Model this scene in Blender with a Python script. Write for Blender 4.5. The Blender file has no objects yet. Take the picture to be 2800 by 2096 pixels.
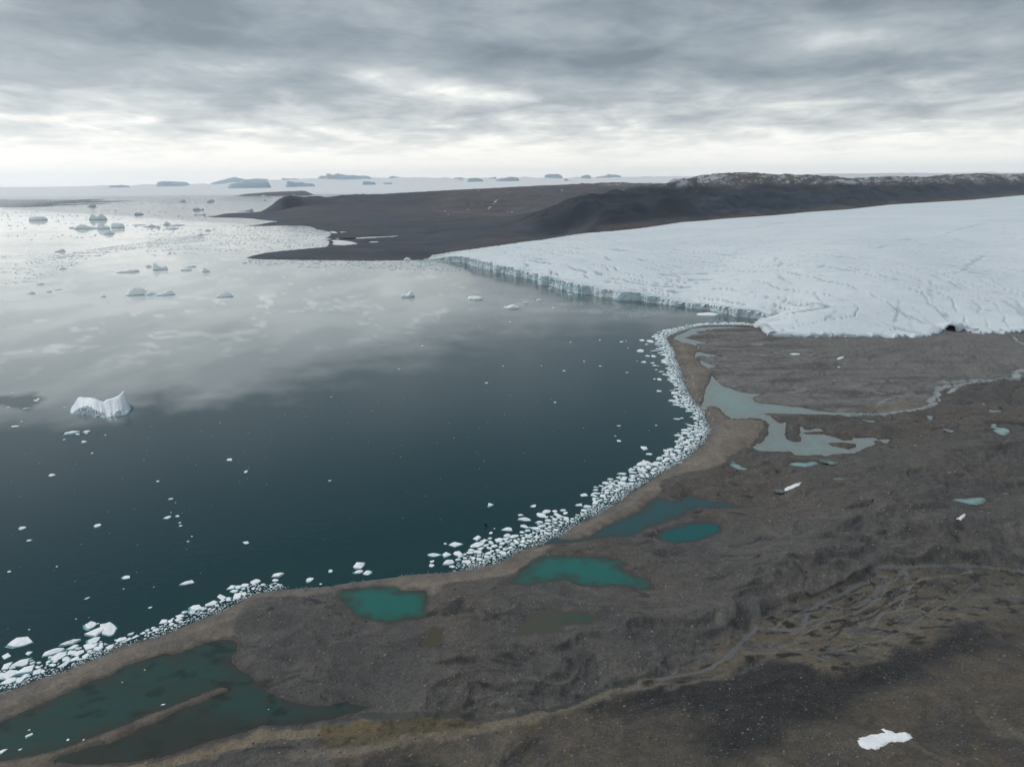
import bpy, math, random
import numpy as np
from mathutils import Matrix, Vector

S = bpy.context.scene
COL = S.collection
F32 = np.float32

# ------------------------------------------------------------------ camera
HC = 250.0                       # drone height above the sea, metres
FPX = 1944.0                     # focal length in pixels of the 2800 px wide photo
PITCH = math.atan((1048 - 508) / FPX)
ROLL = 0.0086
cp, sp = math.cos(PITCH), math.sin(PITCH)
FWD = np.array([0, cp, -sp])
U0 = np.array([0, sp, cp])
R0 = np.array([1.0, 0, 0])
cr, sr = math.cos(ROLL), math.sin(ROLL)
RIGHT = R0 * cr - U0 * sr
UP = U0 * cr + R0 * sr

cam = bpy.data.cameras.new('camera')
cam.sensor_fit = 'HORIZONTAL'
cam.sensor_width = 36
cam.lens = 36 * FPX / 2800
cam.clip_start = 1.0
cam.clip_end = 200000
camo = bpy.data.objects.new('camera', cam)
COL.objects.link(camo)
camo.matrix_world = Matrix((
    (RIGHT[0], UP[0], -FWD[0], 0), (RIGHT[1], UP[1], -FWD[1], 0),
    (RIGHT[2], UP[2], -FWD[2], HC), (0, 0, 0, 1)))
S.camera = camo

S.view_settings.view_transform = 'Standard'
S.view_settings.look = 'None'
S.view_settings.gamma = 1
S.view_settings.exposure = 0.42
S.cycles.volume_bounces = 1
S.cycles.max_bounces = 6
S.cycles.use_denoising = True

# ------------------------------------------------------------------ world
def nd(nt, typ, **kw):
    n = nt.nodes.new(typ)
    for k, v in kw.items():
        if k.startswith('i_'):
            key = k[2:]
            n.inputs[int(key) if key.isdigit() else key.replace('_', ' ')].default_value = v
        else:
            setattr(n, k, v)
    return n

def mth(nt, op, a, b=None, c=None, clamp=False):
    n = nt.nodes.new('ShaderNodeMath'); n.operation = op; n.use_clamp = clamp
    for i, v in enumerate((a, b, c)):
        if v is None: continue
        if isinstance(v, (int, float)): n.inputs[i].default_value = v
        else: nt.links.new(v, n.inputs[i])
    return n.outputs[0]

def mrange(nt, v, a, b, c=0.0, d=1.0, smooth=True):
    n = nt.nodes.new('ShaderNodeMapRange')
    n.interpolation_type = 'SMOOTHSTEP' if smooth else 'LINEAR'
    nt.links.new(v, n.inputs[0])
    for i, x in enumerate((a, b, c, d)): n.inputs[i + 1].default_value = x
    return n.outputs[0]

def mixc(nt, f, a, b):
    n = nt.nodes.new('ShaderNodeMix'); n.data_type = 'RGBA'
    for s, v in ((0, f), (6, a), (7, b)):
        if isinstance(v, (int, float)): n.inputs[s].default_value = v
        elif isinstance(v, tuple): n.inputs[s].default_value = (*v, 1) if len(v) == 3 else v
        else: nt.links.new(v, n.inputs[s])
    return n.outputs[2]

SUN_EL, SUN_AZ = math.radians(42), math.radians(-58)      # azimuth clockwise from the view axis
def build_world():
    w = bpy.data.worlds.new('World'); S.world = w; w.use_nodes = True
    nt = w.node_tree; nt.nodes.clear()
    L = nt.links.new
    tc = nd(nt, 'ShaderNodeTexCoord')
    d = tc.outputs['Generated']
    sky = nd(nt, 'ShaderNodeTexSky', sky_type='NISHITA', sun_disc=False)
    sky.sun_elevation = SUN_EL; sky.sun_rotation = SUN_AZ
    sky.altitude = 250; sky.dust_density = 2.0
    nsky = nt.nodes.new('ShaderNodeVectorMath'); nsky.operation = 'SCALE'
    L(sky.outputs[0], nsky.inputs[0]); nsky.inputs['Scale'].default_value = 0.10
    sep = nd(nt, 'ShaderNodeSeparateXYZ'); L(d, sep.inputs[0])
    x, y, z = sep.outputs
    az = mth(nt, 'ARCTAN2', x, y)
    el = mth(nt, 'ARCSINE', z)
    # cloud deck: direction projected on a plane overhead
    den = mth(nt, 'ADD', mth(nt, 'MAXIMUM', z, 0.0), 0.10)
    px = mth(nt, 'DIVIDE', x, den); py = mth(nt, 'DIVIDE', y, den)
    cmb = nd(nt, 'ShaderNodeCombineXYZ'); L(px, cmb.inputs[0]); L(py, cmb.inputs[1])
    def noise(scale, det, rough, dist=0.0, off=(0, 0, 0), sc=(1, 1, 1), rot=0.0):
        mp = nd(nt, 'ShaderNodeMapping'); L(cmb.outputs[0], mp.inputs[0])
        mp.inputs['Location'].default_value = off; mp.inputs['Scale'].default_value = sc
        mp.inputs['Rotation'].default_value = (0, 0, rot)
        n = nd(nt, 'ShaderNodeTexNoise', i_Scale=scale, i_Detail=det, i_Roughness=rough, i_Distortion=dist)
        L(mp.outputs[0], n.inputs['Vector']); return n.outputs['Fac']
    n1 = noise(0.8, 4, 0.55, 0.3, (3.1, 1.7, 0), (1, 0.9, 1), 0.35)
    n2 = noise(2.2, 8, 0.58, 0.5, (0.4, 7.3, 0), (1.0, 0.9, 1), 0.3)
    n3 = noise(6.0, 6, 0.6, 0.4, (5.0, 2.2, 0), (1.0, 0.8, 1), 0.3)
    cm2 = nd(nt, 'ShaderNodeCombineXYZ'); L(az, cm2.inputs[0]); L(mth(nt, 'ADD', mth(nt, 'MULTIPLY', el, 3.4), mth(nt, 'MULTIPLY', az, 0.35)), cm2.inputs[1])
    n4n = nd(nt, 'ShaderNodeTexNoise', i_Scale=10.0, i_Detail=6, i_Roughness=0.5, i_Distortion=0.4); L(cm2.outputs[0], n4n.inputs['Vector']); n4 = n4n.outputs['Fac']
    def blob(a0, e0, sa, se, amp, tilt=0.0):
        # soft opening or thickening of the deck at a bearing
        da = mth(nt, 'SUBTRACT', az, a0)
        de = mth(nt, 'SUBTRACT', mth(nt, 'SUBTRACT', el, e0), mth(nt, 'MULTIPLY', da, tilt))
        q = mth(nt, 'ADD', mth(nt, 'POWER', mth(nt, 'DIVIDE', da, sa), 2.0),
                mth(nt, 'POWER', mth(nt, 'DIVIDE', de, se), 2.0))
        return mth(nt, 'MULTIPLY', mth(nt, 'EXPONENT', mth(nt, 'MULTIPLY', q, -1.0)), amp)
    R = math.radians
    s = mth(nt, 'MULTIPLY', mth(nt, 'SUBTRACT', n1, 0.5), 0.75)
    s = mth(nt, 'ADD', s, mth(nt, 'MULTIPLY', mth(nt, 'SUBTRACT', n2, 0.5), 0.95))
    s = mth(nt, 'ADD', s, mth(nt, 'MULTIPLY', mth(nt, 'SUBTRACT', n3, 0.5), 0.3))
    s = mth(nt, 'ADD', s, mth(nt, 'MULTIPLY', mth(nt, 'SUBTRACT', n4, 0.5), 0.5))
    for b in BLOBS:
        s = mth(nt, 'ADD', s, blob(R(b[0]), R(b[1]), R(b[2]), R(b[3]), b[4], b[5]))
    thin = mth(nt, 'ADD', mrange(nt, el, R(1.0), R(7.0), 0.72, 0.0), mrange(nt, el, R(5.0), R(12.5), 0.10, -0.10))          # deck thins towards the horizon
    hi = mrange(nt, el, R(15.5), R(24), 0.0, -0.55)  # sky above the frame darkened so the near water reflects less
    top = mrange(nt, el, R(44), R(58), 0.0, 1.0)
    bk = mth(nt, 'MULTIPLY', mrange(nt, y, 0.35, -0.35, 0.0, 1.0), mrange(nt, el, R(5), R(25), 0.0, 1.0))
    tb = mth(nt, 'MAXIMUM', top, bk)  # unseen sky overhead and behind, brightened to light the land
    hi = mth(nt, 'ADD', hi, mth(nt, 'MULTIPLY', tb, 0.75))
    s = mth(nt, 'ADD', mth(nt, 'ADD', s, thin), hi)
    rp = nd(nt, 'ShaderNodeValToRGB'); L(mth(nt, 'ADD', mth(nt, 'MULTIPLY', s, 0.72), 0.26), rp.inputs[0])
    cr_ = rp.color_ramp
    while len(cr_.elements) > 1: cr_.elements.remove(cr_.elements[-1])
    cr_.elements[0].position = 0.0; cr_.elements[0].color = (0.155, 0.188, 0.215, 1)
    for p, c in ((0.22, (0.245, 0.283, 0.312)), (0.42, (0.350, 0.388, 0.408)), (0.64, (0.60, 0.62, 0.61)),
                 (0.80, (0.90, 0.885, 0.84)), (1.0, (1.05, 1.02, 0.95))):
        e = cr_.elements.new(p); e.color = (*c, 1)
    hz = mrange(nt, el, R(1.2), R(4.4), 1.0, 0.0)              # plain pale sky under the deck
    clear = mixc(nt, 0.06, (1.08, 1.05, 0.97), nsky.outputs[0])
    c = mixc(nt, mth(nt, 'MULTIPLY', hz, 0.80), rp.outputs[0], clear)
    c = mixc(nt, 0.05, c, nsky.outputs[0])
    tint = nt.nodes.new('ShaderNodeMix'); tint.data_type = 'RGBA'; tint.blend_type = 'MULTIPLY'
    L(tb, tint.inputs[0]); L(c, tint.inputs[6]); tint.inputs[7].default_value = (.95, .985, 1.02, 1)
    bg = nd(nt, 'ShaderNodeBackground', i_Strength=1.0); L(tint.outputs[2], bg.inputs[0])
    out = nd(nt, 'ShaderNodeOutputWorld'); L(bg.outputs[0], out.inputs[0])

# bearing, elevation, widths (degrees), strength, tilt
BLOBS = [(-3.0, 6.6, 7, 0.9, 0.34, -0.07), (-10.5, 7.9, 2.6, 0.6, 0.25, 0), (-8, 8.2, 6, 1.3, 0.22, 0), (-19, 8.2, 4, 0.8, 0.20, 0),
         (23.0, 9.4, 4.2, 1.0, 0.42, 0.0), (14, 9.8, 3, 0.8, 0.12, 0), (-33, 6.3, 7, 1.3, 0.16, 0), (20, 5.6, 12, 1.1, 0.14, 0),
         (4, 8.9, 13, 1.1, -0.26, -0.05), (-24, 10.2, 10, 1.1, -0.14, -0.05), (-26, 12.5, 16, 2.4, -0.10, 0),
         (28, 7.3, 8, 0.7, -0.26, 0), (20, 13.0, 18, 3, 0.10, 0), (-36, 11, 6, 1.2, 0.12, 0),
         (-26, 5.0, 16, 1.8, .14, 0), (-4, 5.2, 14, 1.6, .10, 0), (-8, 26, 12, 6, 0.16, 0)]
build_world()

sun = bpy.data.lights.new('sun', 'SUN')
sun.energy = 1.35; sun.angle = math.radians(24); sun.color = (1, 0.985, 0.955)
suno = bpy.data.objects.new('sun', sun); COL.objects.link(suno)
sd_ = Vector((math.sin(SUN_AZ) * math.cos(SUN_EL), math.cos(SUN_AZ) * math.cos(SUN_EL), math.sin(SUN_EL)))
suno.rotation_euler = sd_.to_track_quat('Z', 'Y').to_euler()

# ------------------------------------------------------------------ maths helpers
def ray(px, py):
    px = np.asarray(px, float); py = np.asarray(py, float)
    d = (px[..., None] - 1400) / FPX * RIGHT - (py[..., None] - 1048) / FPX * UP + FWD
    return d

def unproj(px, py, z=0.0):
    d = ray(px, py)
    dz = np.minimum(d[..., 2], -0.0045)
    t = (z - HC) / dz
    return d[..., 0] * t, d[..., 1] * t

def atdist(px, py, D):
    """world point on the ray of a photo point at horizontal distance D"""
    d = ray(px, py); h = np.hypot(d[..., 0], d[..., 1])
    return d[..., 0] / h * D, d[..., 1] / h * D, HC + d[..., 2] / h * D

def sstep(a, b, x):
    t = np.clip((x - a) / (b - a), 0, 1); return t * t * (3 - 2 * t)

def _hash(ix, iy, seed):
    with np.errstate(over='ignore'):
        h = (ix.astype(np.uint32) * np.uint32(374761393) + iy.astype(np.uint32) * np.uint32(668265263)
             + np.uint32((seed * 2246822519) & 0xffffffff))
        h = (h ^ (h >> np.uint32(13))) * np.uint32(1274126177)
        h = h ^ (h >> np.uint32(16))
    return h

def gnoise(x, y, seed=0):
    x = np.asarray(x, F32); y = np.asarray(y, F32)
    fx = np.floor(x); fy = np.floor(y)
    ix = fx.astype(np.int64); iy = fy.astype(np.int64)
    tx = x - fx; ty = y - fy
    ux = tx * tx * tx * (tx * (tx * 6 - 15) + 10); uy = ty * ty * ty * (ty * (ty * 6 - 15) + 10)
    def g(dx, dy):
        a = _hash(ix + dx, iy + dy, seed).astype(F32) * F32(2 * math.pi / 4294967296.0)
        return np.cos(a) * (tx - dx) + np.sin(a) * (ty - dy)
    a = g(0, 0); b = g(1, 0); c = g(0, 1); d = g(1, 1)
    return ((a + (b - a) * ux) * (1 - uy) + (c + (d - c) * ux) * uy) * 1.5

def fbm(x, y, octv=4, seed=0, gain=0.5):
    s = 0; a = 1.0; n = 0
    x = np.asarray(x, F32); y = np.asarray(y, F32)
    for o in range(octv):
        s = s + a * gnoise(x, y, seed + o * 17)
        n += a; a *= gain
        x, y = x * 1.62 - y * 1.22 + 7.3, x * 1.22 + y * 1.62 - 3.1
    return s / n

def ridged(x, y, octv=3, seed=0):
    s = 0; a = 1.0; n = 0
    x = np.asarray(x, F32); y = np.asarray(y, F32)
    for o in range(octv):
        s = s + a * (1 - np.abs(gnoise(x, y, seed + o * 31)) * 2.2)
        n += a; a *= 0.5
        x, y = x * 1.62 - y * 1.22 + 1.3, x * 1.22 + y * 1.62 - 9.1
    return s / n

def sdist(X, Y, poly, margin=150.0, closed=True):
    """signed distance, positive inside; far points get -1e6 (or +-big)"""
    P = np.asarray(poly, float)
    X = np.asarray(X, F32); Y = np.asarray(Y, F32)
    out = np.full(X.shape, -1e6, F32)
    m = (X > P[:, 0].min() - margin) & (X < P[:, 0].max() + margin) & (Y > P[:, 1].min() - margin) & (Y < P[:, 1].max() + margin)
    idx = np.nonzero(m)[0]
    n = len(P); E = n if closed else n - 1
    for k0 in range(0, len(idx), 200000):
        ii = idx[k0:k0 + 200000]; x = X[ii]; y = Y[ii]
        best = np.full(x.shape, 1e12, F32); ins = np.zeros(x.shape, bool)
        for i in range(E):
            ax, ay = P[i]; bx, by = P[(i + 1) % n]
            dx, dy = bx - ax, by - ay; L2 = dx * dx + dy * dy + 1e-9
            t = np.clip(((x - F32(ax)) * F32(dx) + (y - F32(ay)) * F32(dy)) / F32(L2), 0, 1)
            q = (x - F32(ax) - t * F32(dx)) ** 2 + (y - F32(ay) - t * F32(dy)) ** 2
            np.minimum(best, q, out=best)
            if closed and ay != by:
                c = (F32(ay) > y) != (F32(by) > y)
                ins ^= c & (x < F32(dx / (by - ay)) * (y - F32(ay)) + F32(ax))
        b = np.sqrt(best)
        out[ii] = np.where(ins, b, -b) if closed else -b
    return out

def rbf_fit(px, py, v, c=0.04, reg=1e-4):
    P = np.stack([px, py], 1); n = len(P)
    D = np.sqrt(((P[:, None] - P[None]) ** 2).sum(-1) + c * c)
    A = np.zeros((n + 3, n + 3)); A[:n, :n] = D; A[:n, n] = 1; A[:n, n + 1:] = P
    A[n, :n] = 1; A[n + 1:, :n] = P.T
    A[:n, :n] += np.eye(n) * -reg
    w = np.linalg.solve(A, np.concatenate([v, [0, 0, 0]]))
    def ev(qx, qy):
        qx = np.asarray(qx, F32); qy = np.asarray(qy, F32)
        s = w[n] + w[n + 1] * qx + w[n + 2] * qy
        for i in range(n):
            s = s + F32(w[i]) * np.sqrt((qx - F32(P[i, 0])) ** 2 + (qy - F32(P[i, 1])) ** 2 + F32(c * c))
        return s
    return ev

def lp(X, Y):
    return np.arctan2(X, Y), 0.8 * np.log(np.hypot(X, Y) + 1.0)

REG = dict(A=(0, 0, 1), R1=(0, 450, 2.212), R2=(900, 450, 2.212), R3=(1800, 450, 2.212), R4=(0, 900, 2.212), R5=(1800, 850, 2.212),
           R6=(0, 1450, 2.212), R7=(900, 1300, 2.08), R8=(1800, 1350, 2.212), Z3=(1100, 1300, 3.6867), Z4=(0, 1600, 3.6867),
           Z5=(1650, 1000, 4.7325), Z8=(1700, 850, 4.424), Z7=(1150, 670, 2.212), Z6=(0, 520, 3.6867), W1=(500, 480, 4.424),
           W2=(1900, 1100, 3.6867), W3=(2300, 1000, 4.14), W4=(1100, 470, 2.765), Z2=(150, 1030, 7.3733))
def T(r, pts):
    ox, oy, s = REG[r]
    return [(ox + p[0] / s, oy + p[1] / s) for p in pts]
def uv(pts, z=0.0):
    a = np.array(pts, float); x, y = unproj(a[:, 0], a[:, 1], z)
    return np.stack([x, y], 1)

# ------------------------------------------------------------------ object helpers
def new_mesh(name, V, faces, mat=None, smooth=True, parent=None, attrs=None, kind=None, label=None, cat=None, group=None):
    me = bpy.data.meshes.new(name)
    V = np.asarray(V, F32)
    if isinstance(faces, np.ndarray):
        nf, k = faces.shape
        me.vertices.add(len(V)); me.vertices.foreach_set('co', V.ravel())
        me.loops.add(nf * k); me.loops.foreach_set('vertex_index', faces.astype(np.int32).ravel())
        me.polygons.add(nf)
        me.polygons.foreach_set('loop_start', np.arange(0, nf * k, k, dtype=np.int32))
        me.polygons.foreach_set('loop_total', np.full(nf, k, np.int32))
        me.update(calc_edges=True)
    else:
        me.from_pydata([tuple(v) for v in V], [], [tuple(f) for f in faces]); me.update()
    if smooth is not None:
        me.polygons.foreach_set('use_smooth', np.full(len(me.polygons), bool(smooth)))
    for an, (ty, arr) in (attrs or {}).items():
        a = me.attributes.new(an, ty, 'POINT')
        if ty == 'FLOAT_COLOR':
            arr = np.asarray(arr, F32)
            if arr.shape[1] == 3: arr = np.concatenate([arr, np.ones((len(arr), 1), F32)], 1)
            a.data.foreach_set('color', arr.ravel())
        else: a.data.foreach_set('value', np.asarray(arr, F32))
    if mat: me.materials.append(mat)
    o = bpy.data.objects.new(name, me); COL.objects.link(o)
    if parent: o.parent = parent
    tag(o, label, cat, group, kind)
    return o

def tag(o, label=None, cat=None, group=None, kind=None):
    if label: o['label'] = label
    if cat: o['category'] = cat
    if group: o['group'] = group
    if kind: o['kind'] = kind
    return o

def material(name, rough=0.8, ior=None, spec=None):
    m = bpy.data.materials.new(name); m.use_nodes = True
    nt = m.node_tree; b = nt.nodes['Principled BSDF']
    b.inputs['Roughness'].default_value = rough
    if ior: b.inputs['IOR'].default_value = ior
    if spec is not None: b.inputs['Specular IOR Level'].default_value = spec
    return m, nt, b
def attr(nt, name):
    n = nt.nodes.new('ShaderNodeAttribute'); n.attribute_name = name; return n
def objnoise(nt, scale, det=3, rough=0.55, vec=None, sc=None):
    tc = nt.nodes.new('ShaderNodeTexCoord')
    n = nt.nodes.new('ShaderNodeTexNoise')
    n.inputs['Scale'].default_value = scale; n.inputs['Detail'].default_value = det; n.inputs['Roughness'].default_value = rough
    v = tc.outputs['Object']
    if sc:
        mp = nt.nodes.new('ShaderNodeMapping'); mp.inputs['Scale'].default_value = sc
        nt.links.new(v, mp.inputs[0]); v = mp.outputs[0]
    nt.links.new(v, n.inputs['Vector']); return n.outputs['Fac']
def bump(nt, h, strength, dist):
    b = nt.nodes.new('ShaderNodeBump'); b.inputs['Strength'].default_value = strength; b.inputs['Distance'].default_value = dist
    nt.links.new(h, b.inputs['Height']); return b.outputs[0]
# ------------------------------------------------------------------ traced outlines (photo pixels)
front_pairs = [(20, 89, 87), (60, 90, 86), (130, 92, 75), (200, 97, 66), (270, 112, 72), (340, 135, 86), (420, 158, 112), (500, 175, 128),
    (600, 195, 150), (660, 205, 165), (730, 235, 182), (800, 250, 195), (850, 270, 210), (900, 285, 225), (1000, 300, 245),
    (1120, 315, 266), (1200, 333, 275), (1330, 340, 292), (1480, 360, 322), (1560, 370, 338), (1700, 390, 360), (1850, 420, 372),
    (1990, 440, 388), (2060, 452, 402), (2115, 463, 425)]
foot_px = T('Z7', [(a, b) for a, b, c in front_pairs])
top_px = T('Z7', [(a, c) for a, b, c in front_pairs])

coast = T('R6', [(-1500, 1500), (-600, 1195)]) + T('Z4', [(-200, 1150), (0, 1080), (70, 1055), (200, 1020), (330, 962), (450, 920), (600, 880), (700, 840),
    (820, 790), (960, 735), (1060, 695), (1150, 635), (1300, 588), (1450, 550), (1650, 495), (1780, 440), (1930, 372), (2080, 312), (2212, 268)]) \
    + T('R6', [(1400, 452), (1500, 399), (1570, 374), (1700, 355), (1850, 350), (2000, 343), (2120, 322), (2212, 307)]) \
    + T('Z3', [(150, 1000), (350, 990), (500, 968), (700, 945), (850, 915), (960, 890), (1050, 845), (1150, 800), (1250, 745), (1330, 718), (1400, 703),
    (1480, 655), (1570, 618), (1640, 575), (1700, 520), (1790, 480), (1900, 420), (2000, 370), (2100, 310), (2190, 262)]) \
    + T('Z5', [(330, 1652), (430, 1580), (560, 1505), (680, 1425), (780, 1370), (900, 1295), (1000, 1255), (1100, 1185), (1170, 1105), (1260, 1025),
    (1320, 955), (1370, 880), (1375, 800), (1345, 740), (1330, 670), (1305, 630), (1275, 560), (1200, 500), (1130, 400), (1090, 320), (1045, 230),
    (1012, 130), (985, 0)]) \
    + T('Z8', [(680, 640), (642, 560), (640, 500), (600, 430), (560, 370), (543, 340), (560, 312), (640, 270), (750, 232), (850, 200), (960, 183),
    (1100, 175), (1300, 172), (1500, 174), (1600, 182), (1700, 165), (1780, 133)]) \
    + foot_px[::-1][1:] \
    + T('R2', [(560, 577), (400, 580), (220, 580), (0, 578)]) \
    + T('W1', [(2000, 1018), (1700, 1020), (1300, 1018), (1000, 1015), (850, 1008), (780, 1000), (765, 995), (860, 965), (1000, 935), (1200, 912),
    (1500, 888), (1700, 873), (1760, 850), (1770, 800), (1750, 780), (1700, 765), (1760, 745), (1795, 715), (1780, 690), (1700, 662), (1620, 650),
    (1590, 630), (1500, 608), (1400, 601), (1200, 603), (1000, 610), (850, 612), (690, 616), (850, 602), (960, 585), (1050, 568), (1180, 552),
    (1050, 545), (920, 532), (850, 520), (700, 512), (450, 508), (320, 500), (260, 495), (400, 485), (500, 462), (600, 455), (800, 445), (950, 435),
    (1090, 418), (1180, 385), (1300, 362), (1500, 335)]) \
    + [(950, 552), (1100, 545), (1300, 539), (1600, 531), (2000, 526), (2800, 522), (4200, 515)]
coastW = uv(coast)
_f = uv(foot_px[::-1][1:-3]); _k = [i for i, p in enumerate(coast) if p in foot_px[3:-1]]
for i in _k:                                  # the bed stays under water a little way in beneath the ice front
    q_ = uv([(coast[i][0], coast[i][1])])[0]; coastW[i] = q_ * (1 + 30.0 / np.hypot(*q_))
coastW = np.vstack([coastW, [[30000, 8000], [6000, -2500], [-2500, -1500]]])

# ------------------------------------------------------------------ base relief: fitted through heights read from the photograph
far_px = T('W4', [(165, 660), (230, 622), (400, 600), (560, 578), (750, 552), (900, 530), (1050, 512), (1200, 488), (1300, 472), (1400, 460), (1600, 445), (1800, 425), (2000, 396), (2212, 374)]) \
    + T('R3', [(200, 344), (340, 332), (500, 320), (700, 306), (900, 287), (1150, 270), (1400, 242), (1600, 230), (1900, 213), (2212, 184)]) + [(2950, 527), (3150, 518), (3500, 506), (3900, 498)]
far_z = [4, 8, 17, 26, 33, 39, 44, 50, 54, 57, 63, 69, 75, 79] + [83, 87, 90, 94, 100, 108, 117, 121, 126, 132, 138, 146, 160, 175]
cx, cy, cz = [], [], []
def H(px, py, z):
    x, y = unproj(float(px), float(py), z); cx.append(float(x)); cy.append(float(y)); cz.append(z)
def K(px, py, D):
    x, y, z = atdist(float(px), float(py), D); cx.append(float(x)); cy.append(float(y)); cz.append(float(z))
def CD(px, D, z):
    x, y, _ = atdist(float(px), 800.0, D); cx.append(float(x)); cy.append(float(y)); cz.append(z)
for a in [(0, 1950, 2), (300, 1820, 2), (600, 1680, 2.5), (900, 1600, 2.5), (1200, 1560, 2.5), (1500, 1480, 2.5), (1650, 1420, 3), (1900, 1280, 3),
          (1960, 1180, 3), (1900, 1050, 3), (1850, 950, 3), (1950, 910, 3), (300, 2000, 1.2), (600, 1900, 1.2), (100, 2060, 1.2), (300, 2090, 2), (700, 1700, 8),
          (850, 1800, 10), (1100, 1620, 8), (1300, 1750, 10), (1150, 1850, 9), (1500, 1600, 8), (1650, 1480, 5), (1700, 1650, 14), (1400, 1870, 11), (900, 1900, 4), (1000, 1930, 4),
          (1300, 1955, 5), (1600, 1880, 6), (1900, 1820, 8), (2100, 1740, 10), (2400, 1650, 13), (2700, 1620, 15), (2900, 1600, 17), (2000, 1600, 18), (2200, 1500, 20), (2500, 1480, 24),
          (2700, 1450, 25), (2900, 1400, 26), (2300, 1350, 20), (2550, 1330, 24), (2750, 1250, 24), (2300, 1250, 12), (2500, 1200, 16), (2700, 1130, 18),
          (2050, 1400, 7), (1950, 1370, 6), (2100, 1330, 9), (2000, 1290, 6), (2200, 1290, 8), (1850, 1410, 5), (1800, 1450, 3), (2000, 1200, 3), (2150, 1180, 1.5), (2300, 1190, 2), (2400, 1200, 4),
          (2100, 1110, 1.5), (1930, 1080, 1.5), (2250, 1130, 2), (2500, 1120, 4), (2600, 1060, 7), (2800, 1020, 10), (2000, 1000, 3), (2200, 1000, 5), (2400, 1000, 8), (2600, 960, 11), (2800, 950, 13),
          (1950, 930, 2.5), (2100, 930, 7), (2300, 930, 10), (2500, 930, 11.5), (3100, 950, 16), (3200, 1200, 25), (3300, 1700, 30),
          (700, 2080, 5), (1000, 2060, 8), (1400, 2060, 14), (1700, 1960, 14), (1800, 2080, 24), (2100, 1900, 20), (2300, 1800, 20), (2300, 2050, 32), (2500, 1820, 24), (2700, 1720, 24),
          (2800, 1850, 36), (2700, 2050, 46), (1900, 2300, 36), (2500, 2400, 62), (1000, 2400, 22), (300, 2400, 10), (-300, 2200, 4), (3200, 2100, 60),
          # under the ice and its far side
          (1231, 704, 3), (1600, 720, 10), (1900, 760, 10), (2300, 800, 12), (2000, 660, 30), (2600, 650, 40),
          ] + [(p[0], p[1], z - 2) for p, z in zip(far_px, far_z)][2:-2]:
    H(*a)
for a in [(1216, 676, 15), (1352, 638, 36), (1488, 615, 62), (1560, 618, 60), (1420, 618, 50), (1180, 672, 6), (1000, 690, 8), (850, 700, 5), (1000, 670, 8), (1150, 650, 10),
          (1250, 630, 14), (1000, 640, 4), (1150, 640, 5), (900, 645, 3), (850, 610, 8), (1000, 610, 12), (1150, 612, 18), (1300, 605, 28), (700, 588, 9), (800, 578, 14), (950, 575, 16),
          (1050, 580, 24), (1100, 600, 18), (1250, 590, 34), (1380, 600, 42), (1424, 621, 42)]:
    H(*a)
for a in [(1000, 442, 4), (1090, 425, 5), (1120, 421, 6), (900, 452, 3), (1060, 455, 6), (1180, 445, 9), (1300, 420, 14), (700, 470, 4)]:
    q = T('W1', [a[:2]])[0]; H(q[0], q[1], a[2])
for r, pts in [('W1', [(1135, 408, 8150), (1200, 365, 8200), (1270, 305, 8300), (1330, 294, 8350), (1420, 295, 8400), (1480, 262, 8600), (1560, 250, 8700), (1650, 252, 8750), (1750, 268, 8800),
                       (1860, 290, 8900), (1900, 270, 9000), (1950, 242, 9100), (2050, 236, 9200), (2200, 228, 9300),
                       (1350, 385, 7600), (1500, 380, 7700), (1700, 372, 7700), (1900, 368, 7700), (2150, 350, 7900)]),
               ('W4', [(0, 160, 9400), (200, 150, 9500), (400, 138, 9600), (600, 130, 9800), (800, 120, 10000), (1000, 106, 10500), (1200, 97, 11000), (1400, 90, 11000), (1600, 84, 11000), (1900, 88, 11000),
                       (0, 228, 7800), (250, 228, 7700), (450, 200, 7700),
                       (110, 305, 6100), (300, 240, 6600), (420, 207, 6900), (560, 195, 7100), (700, 175, 7500), (850, 190, 7000), (900, 160, 7800), (1100, 150, 8200), (1300, 135, 9000), (1600, 130, 9000),
                       (300, 300, 5900), (500, 290, 5900), (700, 300, 5800), (900, 290, 5700), (950, 300, 5500), (850, 320, 5300), (1000, 340, 4700), (700, 340, 5200), (400, 330, 5300),
                       (900, 425, 3650), (1000, 365, 3800), (1100, 300, 3900), (1180, 245, 3950), (1260, 200, 4000), (1330, 192, 4100), (1450, 185, 4200), (1520, 165, 4200), (1600, 150, 4300),
                       (1750, 140, 4350), (1900, 120, 4400), (2050, 100, 4450), (2212, 62, 4600),
                       (1300, 300, 3550), (1450, 290, 3500), (1600, 280, 3500), (1500, 230, 3800), (1700, 220, 3800), (1900, 210, 3800), (2100, 200, 3850), (1600, 350, 3250), (1850, 330, 3300)])]:
    for (a, b, D) in pts:
        q = T(r, [(a, b)])[0]; K(q[0], q[1], D)
DMX = [p[0] for p in far_px]; DMY = [float(np.hypot(*unproj(p[0], p[1], z))) for p, z in zip(far_px, far_z)]
for off, pts in [(520, [(150, 240), (400, 230), (650, 230), (900, 215), (1150, 205), (1440, 196), (1700, 180), (1950, 162), (2150, 150)]),
                 (1150, [(250, 128), (450, 130), (650, 135), (850, 130), (1050, 125), (1250, 130), (1420, 150), (1600, 122), (1800, 115), (2000, 108), (2212, 110), (2500, 104)]),
                 (1900, [(60, 105), (120, 98), (200, 84), (280, 72), (400, 60), (600, 53), (750, 60), (900, 68), (1100, 78), (1250, 82), (1400, 78), (1600, 74), (1800, 66), (2000, 66), (2212, 66), (2500, 60)]),
                 ]:
    for a in range(pts[0][0], pts[-1][0] + 1, 75):
        b = float(np.interp(a, [p[0] for p in pts], [p[1] for p in pts])) + (3 if off == 520 else 1) * math.sin(a * .021)
        q = T('R3', [(a, b)])[0]; K(q[0], q[1], float(np.interp(q[0], DMX, DMY)) + off)
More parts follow.
